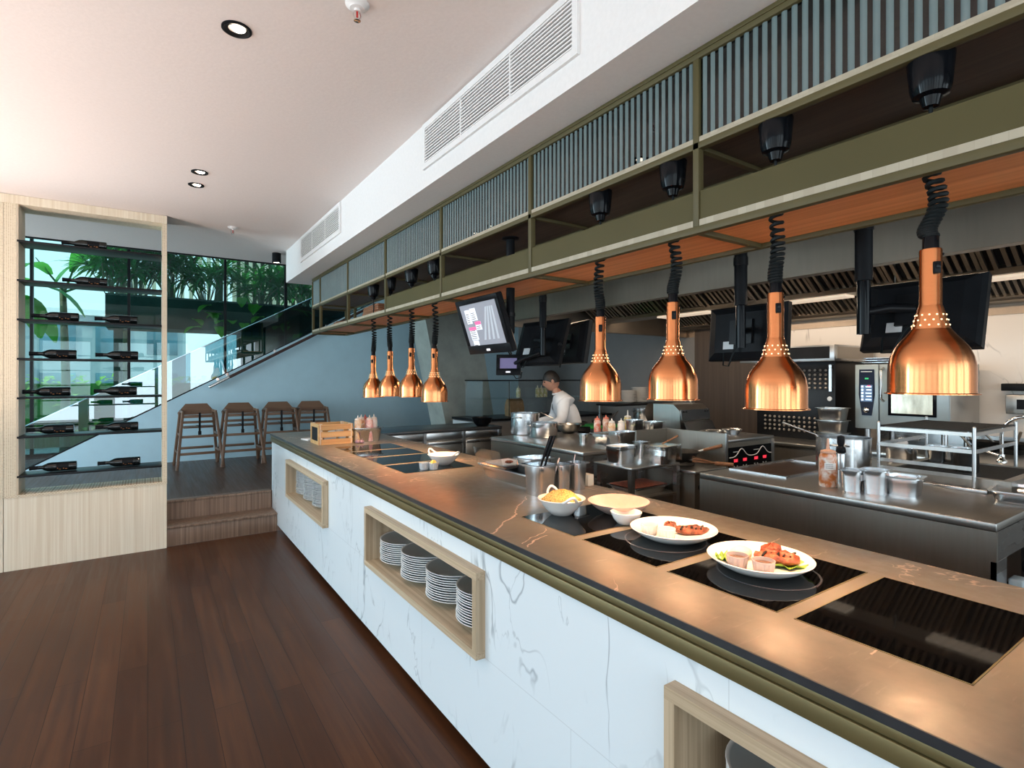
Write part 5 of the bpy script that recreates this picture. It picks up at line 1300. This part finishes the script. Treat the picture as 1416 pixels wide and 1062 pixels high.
for k, px in enumerate((888, 915)):
    p = P(px, X=4.05, py=600); pan('steel insert pan behind the splash panel, ' + ('by the oil bottle' if k == 0 else 'by the griller'), (p.x, p.y+.1, .926), .16, .14, .15, 0, fill='leaf_food' if k == 0 else None, fz=.7)
# black bowl at the end of the fridge counter
tag(ob('black_bowl', MB().lathe([(0, .004), (.06, 0), (.10, .04), (.125, .10), (.128, .101), (.124, .103), (.097, .044), (.058, .008), (0, .008)], n=36), M['black_metal'], loc=(3.26, 5.46, TOP)), 'black bowl at the kitchen end of the fridge counter', 'bowl')
# prep table things
Pt = .90
def T3(px, y, z=Pt): q = P(px, Y=y, py=500); return Vector((q.x, y, z))
tag(ob('green_board', MB().box(-.36, .30, -.2, .2, 0, .022, b=.004), simple('green_plastic', (.02, .30, .06), .4), loc=T3(808, 4.88)+Vector((.20, 0, .0))), 'long green chopping board on the prep table', 'board')
mp = T3(833, 4.86)
ms = thing('mushroom_pan', 'black frying pan holding pale mushrooms on the prep table', 'pan', mp+Vector((0, 0, .0222)))
ob('pan_body', MB().lathe([(0, .003), (.10, 0), (.13, .045), (.132, .046), (.128, .048), (.10, .006), (0, .006)], n=36), M['iron'], ms)
ob('handle', MB().tube([(.12, .02, .042), (.33, .06, .15)], .008, 8), M['steel'], ms)
for k in range(12):
    a = RND.uniform(0, 6.28); r = RND.uniform(0, .085)
    tag(ob('mushroom', MB().lathe([(0, 0), (.008, 0), (.008, .012), (.02, .014), (.018, .024), (.008, .03), (0, .031)], n=12), M['cream_food'], loc=mp+Vector((r*math.cos(a), r*math.sin(a), .030))),
        'pale mushroom in the black pan on the prep table', 'mushroom', 'mushrooms in the pan')
pot('steel pot on the prep table behind the oil bottle', T3(890, 4.95), .135, .19, 0)
q = T3(870, 5.10, 1.1602)
for st_, (dx, n_) in enumerate(((-.06, 12), (.19, 15))):
    pm = ob('white_plate', MB().lathe([(0, .003), (.06, .003), (.065, 0), (.07, .003), (.10, .010), (.122, .018), (.1225, .0195), (.12, .020), (.10, .013), (.06, .0065), (0, .0055)], n=28), M['ceramic'])
    stack(pm, q.x+dx, 5.08, 1.1602, n_, .0135, 'white plate on the over-shelf', 'the ' + ('shorter' if st_ == 0 else 'taller') + ' stack', 'plates on the over-shelf')
    bpy.data.objects.remove(pm)
bw_ = P(955, Y=3.66, py=560)
tag(ob('steel_bowl', MB().lathe([(0, .004), (.035, 0), (.075, .05), (.092, .085), (.094, .085), (.090, .087), (.072, .052), (.035, .008), (0, .007)], n=32), M['pan'], loc=(bw_.x+.08, 3.74, 1.227)), 'shiny steel bowl on top of the table griller', 'bowl')
for k, (px, y) in enumerate(((984, 2.86), (1012, 2.84))):
    p = P(px, Y=y, py=590)
    tag(ob('steel_dish', MB().lathe([(0, .004), (.05, 0), (.085, .045), (.092, .048), (.090, .050), (.080, .044), (.05, .007), (0, .007)], n=32), M['pan'], loc=(p.x, y, 1.0002)), 'steel dish on top of the control panel range, ' + ('splash panel side' if k == 0 else 'marble wall side'), 'dish', 'steel dishes on the range')
sk = thing('saucepan_lid', 'dark round lid leaning on the stove line behind the griller', 'lid', T3(905, 4.28, .926))
ob('disc', MB().lathe([(0, .05), (.03, .05), (.12, .02), (.15, 0), (.153, .002), (.12, .025), (0, .056)], n=32, M=Matrix.Translation((0, 0, .13)) @ Matrix.Rotation(1.2, 4, 'X')), M['iron'], sk)
ob('grip', MB().tube([(-.03, -.05, .14), (-.03, -.09, .15), (.03, -.09, .15), (.03, -.05, .14)], .006, 8), M['black'], sk)
# glass display contents
kb_ = P(705, Y=6.38, py=575)
bg = thing('paper_bag', 'brown paper bag on the lower deck of the glass display', 'bag', (kb_.x+.08, 6.38, .9505))
ob('body', MB().loft([rrect(.24, .14, .01, 0), rrect(.25, .15, .01, .12), rrect(.24, .10, .01, .22), rrect(.24, .02, .006, .245)], True, True), simple('kraft_paper', (.30, .19, .10), .8, var=.1, scale=20), bg, smooth=False)
ob('fold', MB().box(-.122, .122, -.014, .014, .235, .252), simple('kraft_fold', (.26, .16, .085), .8), bg)
for k, dx in enumerate((.12, .46, .53, .60)):
    bottle_sq('pale yellow squeeze bottle on the glass display shelf, ' + ['above the paper bag', 'first of the row of three', 'middle of the row of three', 'last of the row of three'][k], (kb_.x+dx, 6.34, 1.2155), (.42, .40, .16), .17, .034, (.6, .58, .42), 'squeeze bottles in the glass display')
# ================================================================ HIGH CHAIRS
wd_ = woodm('walnut_stain', (.10, .052, .030), (.19, .105, .064), 'Z', 40, .4)
wd2 = woodm('walnut_stain_board', (.12, .058, .032), (.21, .112, .064), 'X', 40, .4)
def highchair(p, rz, label):
    t = thing('high_chair', label, 'high chair', p, rz, 'wooden high chairs along the stair wall')
    def leg(x0, y0, x1, y1): return MB().loft([rrect(.034, .026, .004, z, 2, x, y) for x, y, z in ((x0, y0, 0), (x1, y1, .70))], True, True)
    FL = {}
    for s in (-1, 1):
        ob('leg', leg(s*.258, -.27, s*.185, -.13), wd_, t); ob('leg', leg(s*.252, .22, s*.19, .13), wd_, t)
        fx = lambda z: .258-.073*z/.7
        ob('side_rail', MB().box(s*.185-.012, s*.185+.012, -.15, .15, .695, .725, b=.004), wd2, t)
        for z in (.20, .42): ob('side_rail', MB().box(s*(fx(z)-.005)-.009, s*(fx(z)-.005)+.009, -.27+.14*z/.7+.01, .22-.09*z/.7-.01, z-.014, z+.014), wd2, t)
    for z, y in ((.19, -.27+.14*.19/.7), (.40, -.27+.14*.40/.7)): ob('front_rail', MB().box(-(.258-.073*z/.7)+.01, (.258-.073*z/.7)-.01, y-.009, y+.009, z-.016, z+.016, b=.003), wd2, t)
    ob('front_rail', MB().box(-.19, .19, -.148, -.128, .635, .672, b=.003), wd2, t)
    for z in (.22, .56): ob('back_rail', MB().box(-.20, .20, .135+.07*(1-z/.56), .155+.07*(1-z/.56), z-.016, z+.016, b=.003), wd2, t)
    ob('seat', MB().box(-.175, .175, -.11, .135, .50, .518, b=.004), wd2, t)
    Rb = Matrix.Translation((0, .155, .66)) @ Matrix.Rotation(-.22, 4, 'X') @ RXZ
    ob('backrest', MB().prism([(-.21, 0), (.21, 0), (.215, .03), (.125, .145), (-.125, .145), (-.215, .03)], -.008, .008, Rb), wd2, t)
    st_ = MB().box(-.012, .012, -.155, -.149, .46, .70).box(-.012, .012, -.149, .12, .519, .523)
    ob('strap', st_, M['black'], t)
    ob('buckle', MB().box(-.018, .018, -.162, -.150, .415, .465, b=.003), M['black'], t)
    return t
hc = None
for k, (px, lab) in enumerate(((274, 'wooden high chair nearest the wine cabinet'), (333, 'second wooden high chair from the wine cabinet'), (387, 'wooden high chair half hidden by the counter corner'), (432, 'wooden high chair behind the slatted crate'))):
    p = P(px, Y=8.12, py=600)
    if hc is None: hc = highchair((p.x, 8.12, .3501), .05, lab)
    else: dup(hc, (p.x, 8.12, .3501), -.06*k+.08, lab)
# ================================================================ THE CHEF
def skin(name, verts, edges, radii, m, parent, root=0, sub=2):
    me = bpy.data.meshes.new(name+'_rig'); me.from_pydata(verts, edges, []); me.update()
    o = bpy.data.objects.new(name+'_rig', me); COL.objects.link(o)
    md = o.modifiers.new('s', 'SKIN'); md.use_smooth_shade = True
    if not me.skin_vertices: 
        bpy.context.view_layer.objects.active = o
        bpy.ops.mesh.customdata_skin_add()
    for i, r in enumerate(radii):
        sv = me.skin_vertices[0].data[i]; sv.radius = r if isinstance(r, tuple) else (r, r); sv.use_root = i == root
    sb = o.modifiers.new('u', 'SUBSURF'); sb.levels = sub; sb.render_levels = sub
    dg = bpy.context.evaluated_depsgraph_get(); ev = o.evaluated_get(dg)
    m2 = bpy.data.meshes.new_from_object(ev)
    bpy.data.objects.remove(o)
    if m is None: return m2
    m2.materials.clear()
    q = mesh_obj(name, m2, m, parent)
    m2.polygons.foreach_set('use_smooth', [True]*len(m2.polygons))
    return q
ch = thing('person', 'person in white chef shirt and black apron leaning forward behind the stock pots', 'person', (4.17, 4.86, 0), math.atan2(.50, -.866)); ch.scale = (.975, .975, .975)
SKIN = simple('skin', (.42, .22, .15), .5, var=.08, scale=20, Subsurface_Weight=.1)
SHIRT = simple('white_chef_cotton', (.74, .76, .80), .8, var=.05, scale=14, bump=.15)
APRON = simple('black_apron_cloth', (.012, .012, .016), .75, var=.2, scale=20)
HAIR = simple('dark_hair', (.012, .009, .008), .5, var=.3, scale=60, bump=.3)
# local x = facing, y = left side of the body
joints = dict(pel=(0, 0, .88), waist=(.05, 0, 1.02), chest=(.13, 0, 1.20), collar=(.185, 0, 1.315), neck=(.225, 0, 1.37), headb=(.25, 0, 1.42),
  hl=(.0, .10, .85), kl=(.03, .11, .47), al=(-.03, .12, .09), tl=(.12, .13, .035), hr=(.0, -.10, .85), kr=(.06, -.11, .47), ar=(.0, -.12, .09), tr=(.15, -.13, .035),
  sl=(.16, .175, 1.27), el=(.20, .25, 1.02), wl=(.40, .20, .965), hndl=(.46, .19, .955), sr=(.16, -.175, 1.27), er=(.22, -.25, 1.02), wr=(.44, -.17, .985), hndr=(.50, -.16, .975))
idx = {k: i for i, k in enumerate(joints)}
E = [('pel', 'waist'), ('waist', 'chest'), ('chest', 'collar'), ('collar', 'neck'), ('neck', 'headb'), ('pel', 'hl'), ('hl', 'kl'), ('kl', 'al'), ('al', 'tl'), ('pel', 'hr'), ('hr', 'kr'), ('kr', 'ar'), ('ar', 'tr'),
     ('collar', 'sl'), ('sl', 'el'), ('el', 'wl'), ('wl', 'hndl'), ('collar', 'sr'), ('sr', 'er'), ('er', 'wr'), ('wr', 'hndr')]
rad = dict(pel=(.14, .11), waist=(.13, .10), chest=(.145, .10), collar=(.075, .06), neck=.050, headb=.050, hl=.085, kl=.058, al=.042, tl=.036, hr=.085, kr=.058, ar=.042, tr=.036,
           sl=.05, el=.042, wl=.028, hndl=(.020, .036), sr=.05, er=.042, wr=.028, hndr=(.020, .036))
verts = [joints[k] for k in joints]; edges = [(idx[a], idx[b]) for a, b in E]; radii = [rad[k] for k in joints]
# head: shaped ball with brow, nose, chin and ears, joined into the body mesh
def head(mb):
    c = Vector((.285, 0, 1.495)); pitch = Matrix.Translation(c) @ Matrix.Rotation(.30, 4, 'Y')
    n, mrows = 28, 20; prev = None
    for k in range(mrows+1):
        a = PI*k/mrows-PI/2; row = []
        for i in range(n):
            t = 2*PI*i/n; x, y, z = math.cos(a)*math.cos(t), math.cos(a)*math.sin(t), math.sin(a)
            fx, fy, fz = .098, .076, .118
            px, py, pz = x*fx, y*fy, z*fz
            if z < 0: py *= 1+.28*z; px *= 1+.10*z
            if x > .3:
                px += .022*math.exp(-((y)/.20)**2-((z+.10)/.17)**2)          # nose
                px -= .010*math.exp(-((abs(y)-.36)/.16)**2-((z-.10)/.12)**2)   # eye sockets
                px += .007*math.exp(-((y)/.3)**2-((z+.42)/.07)**2)+.006*math.exp(-((y)/.3)**2-((z+.54)/.06)**2)  # lips
                px += .012*math.exp(-((y)/.3)**2-((z+.80)/.14)**2)            # chin
            row.append(mb.V((px, py, pz), pitch))
        if prev:
            for i in range(n): mb.F([prev[i], prev[(i+1) % n], row[(i+1) % n], row[i]])
        prev = row
    for s in (-1, 1): mb.ball((-.004, s*.078, -.005), (.020, .008, .032), 10, 8, pitch)
    return pitch
hm = MB(); pitch = head(hm)
# hands: palm is the skin end, five separate curled fingers each
for side, w, e in ((1, 'wl', 'hndl'), (-1, 'wr', 'hndr')):
    h0 = Vector(joints[e]); d = (h0-Vector(joints[w])).normalized(); lat = Vector((0, 0, 1)).cross(d).normalized()
    for k, (o_, L) in enumerate(((-.027, .062), (-.009, .072), (.009, .068), (.026, .054))):
        b = h0+lat*o_*1.0+d*.012
        hm.tube([b-d*.02, b+d*L*.45, b+d*L*.8+Vector((0, 0, -.018)), b+d*L*.85+Vector((0, 0, -.042))], [.0088, .0085, .0078, .0062], 8)
    b = h0-lat*side*.02-d*.02
    hm.tube([b, b-lat*side*.028+d*.028, b-lat*side*.030+d*.055+Vector((0, 0, -.012))], [.0105, .0095, .0075], 8)
body_me = skin('body', verts, edges, radii, None, ch, 0)
hm.bm.from_mesh(body_me); bpy.data.meshes.remove(body_me)
ob('body', hm, SKIN, ch, sharp=180)
# eyes, brows
for s in (-1, 1):
    ob('eye', MB().ball((.083, s*.028, .012), (.010, .013, .009), 10, 8, pitch), M['black'], ch)
    ob('eyebrow', MB().tube([pitch @ Vector((.090, s*.016, .034)), pitch @ Vector((.085, s*.045, .034))], .004, 6), HAIR, ch)
ob('mouth', MB().tube([pitch @ Vector((.093, -.02, -.055)), pitch @ Vector((.0975, 0, -.056)), pitch @ Vector((.093, .02, -.055))], .0035, 6), simple('lips', (.25, .09, .07), .5), ch)
# hair: cap following the skull, short at the sides
hb = MB(); n = 28; prev = None
for k in range(11):
    a = PI/2-k*PI*.62/10; row = []
    for i in range(n):
        t = 2*PI*i/n; front = max(0, math.cos(t)); aa = max(a, .42*front+(-.25)*(1-front)-.15*(1-abs(math.sin(t))) if k > 4 else a)
        row.append(hb.V((math.cos(aa)*math.cos(t)*.106-.004, math.cos(aa)*math.sin(t)*.084, math.sin(aa)*.127+.004), pitch))
    if prev:
        for i in range(n): hb.F([prev[i], prev[(i+1) % n], row[(i+1) % n], row[i]])
    prev = row
ob('hair', hb, HAIR, ch, sharp=180)
def sub_(keys, grow, name, m, over={}):
    ks = [k for k in joints if k in keys]; ix = {k: i for i, k in enumerate(ks)}
    ed = [(ix[a], ix[b]) for a, b in E if a in ix and b in ix]
    rr = []
    for k in ks:
        r = over.get(k, rad[k]); rr.append(tuple(v+grow for v in r) if isinstance(r, tuple) else r+grow)
    return skin(name, [joints[k] for k in ks], ed, rr, m, ch, 0)
sub_(('pel', 'waist', 'chest', 'collar', 'neck', 'sl', 'el', 'wl', 'sr', 'er', 'wr'), .014, 'chef_shirt', SHIRT, {'neck': .052, 'wl': .036, 'wr': .036, 'collar': (.118, .098), 'chest': (.185, .14), 'waist': (.155, .125), 'el': .056, 'er': .056, 'sl': .08, 'sr': .08})
ob('shirt_collar', MB().tube([Vector((.205+.058*math.cos(a), .062*math.sin(a), 1.352+.016*math.cos(a)*-1)) for a in [2*PI*i/20 for i in range(20)]], .013, 8, closed=True), SHIRT, ch)
sub_(('pel', 'hl', 'kl', 'al', 'hr', 'kr', 'ar'), .016, 'trousers', APRON)
ap = MB(); rows = []
for z, r, y_ in ((1.00, .175, .155), (.88, .19, .17), (.70, .20, .175), (.50, .205, .18)):
    rows.append([(.02+(.05 if z > .95 else 0)+r*math.cos(a), (y_+.01)*math.sin(a), z) for a in [-1.9+3.8*i/20 for i in range(21)]])
ap.loft(rows, closed=False)
apo = ob('apron', ap, APRON, ch)
md = apo.modifiers.new('t', 'SOLIDIFY'); md.thickness = .006
ob('apron_tie', MB().tube([Vector((.045+.19*math.cos(a), .17*math.sin(a), .995)) for a in [2*PI*i/24 for i in range(24)]], .010, 6, closed=True), APRON, ch)
for s, k in ((1, 'tl'), (-1, 'tr')):
    x, y, z = joints[k]; ob('shoe', MB().loft([rrect(.27, .095, .04, 0.001, 4, x-.06, y), rrect(.275, .10, .045, .03, 4, x-.06, y), rrect(.25, .09, .042, .065, 4, x-.065, y), rrect(.11, .08, .035, .10, 4, x-.13, y)], True, True), M['black'], ch)
# ================================================================ LIGHT
SUN = 6.5
w = bpy.data.worlds.new('world'); S.world = w; w.use_nodes = True
t = w.node_tree; bg_ = t.nodes['Background']
tc = t.nodes.new('ShaderNodeTexCoord'); sx = t.nodes.new('ShaderNodeSeparateXYZ'); t.links.new(tc.outputs['Generated'], sx.inputs[0])
rp = t.nodes.new('ShaderNodeValToRGB'); t.links.new(sx.outputs['Z'], rp.inputs[0])
rp.color_ramp.elements[0].position = .0; rp.color_ramp.elements[0].color = (.86, .95, 1, 1)
rp.color_ramp.elements[1].position = .6; rp.color_ramp.elements[1].color = (.50, .74, 1, 1)
t.links.new(rp.outputs[0], bg_.inputs[0]); bg_.inputs[1].default_value = 1.15
def area(loc, rot, sx_, sy_, e, c):
    l = bpy.data.lights.new('daylight_or_fill', 'AREA'); l.shape = 'RECTANGLE'; l.size = sx_; l.size_y = sy_; l.energy = e; l.color = c
    o = bpy.data.objects.new('daylight_or_fill', l); COL.objects.link(o); o.location = loc; o.rotation_euler = rot
    return o
# daylight through the two window walls
for k in range(6):                      # window bays along the open side, then behind the camera
    area((-5.75, -3.2+k*2.05, 1.5), (0, -PI/2, 0), 2.7, 1.75, (10, 12, 20, 32, 52, 85)[k], (.62, .87, 1))
for k in range(5): area((-4.4+k*2.15, -4.75, 1.5), (PI/2, 0, 0), 1.6, 2.7, 32, (.76, .92, 1))
l = bpy.data.lights.new('sun', 'SUN'); l.energy = SUN; l.color = (1, .90, .78); l.angle = .02
so_ = bpy.data.objects.new('sun', l); COL.objects.link(so_); so_.rotation_euler = Vector((.64, .12, -.76)).to_track_quat('-Z', 'Y').to_euler()
# added warm uplights, out of view, put in to brighten the ceiling
for x, y, e in ((-1.5, 4.6, 22), (-1.4, 2.6, 14), (-1.2, .6, 13), (-.5, -1.4, 12)):
    area((x, y, .3), (PI, 0, 0), .5, .5, e, (1, .82, .72)).data.spread = 1.95
area((-5.0, 6.15, 1.7), (PI/2, 0, math.atan2(-.88, .47)), 1.6, 2.3, 95, (.66, .88, 1))  # extra light added to brighten the blue stair wall
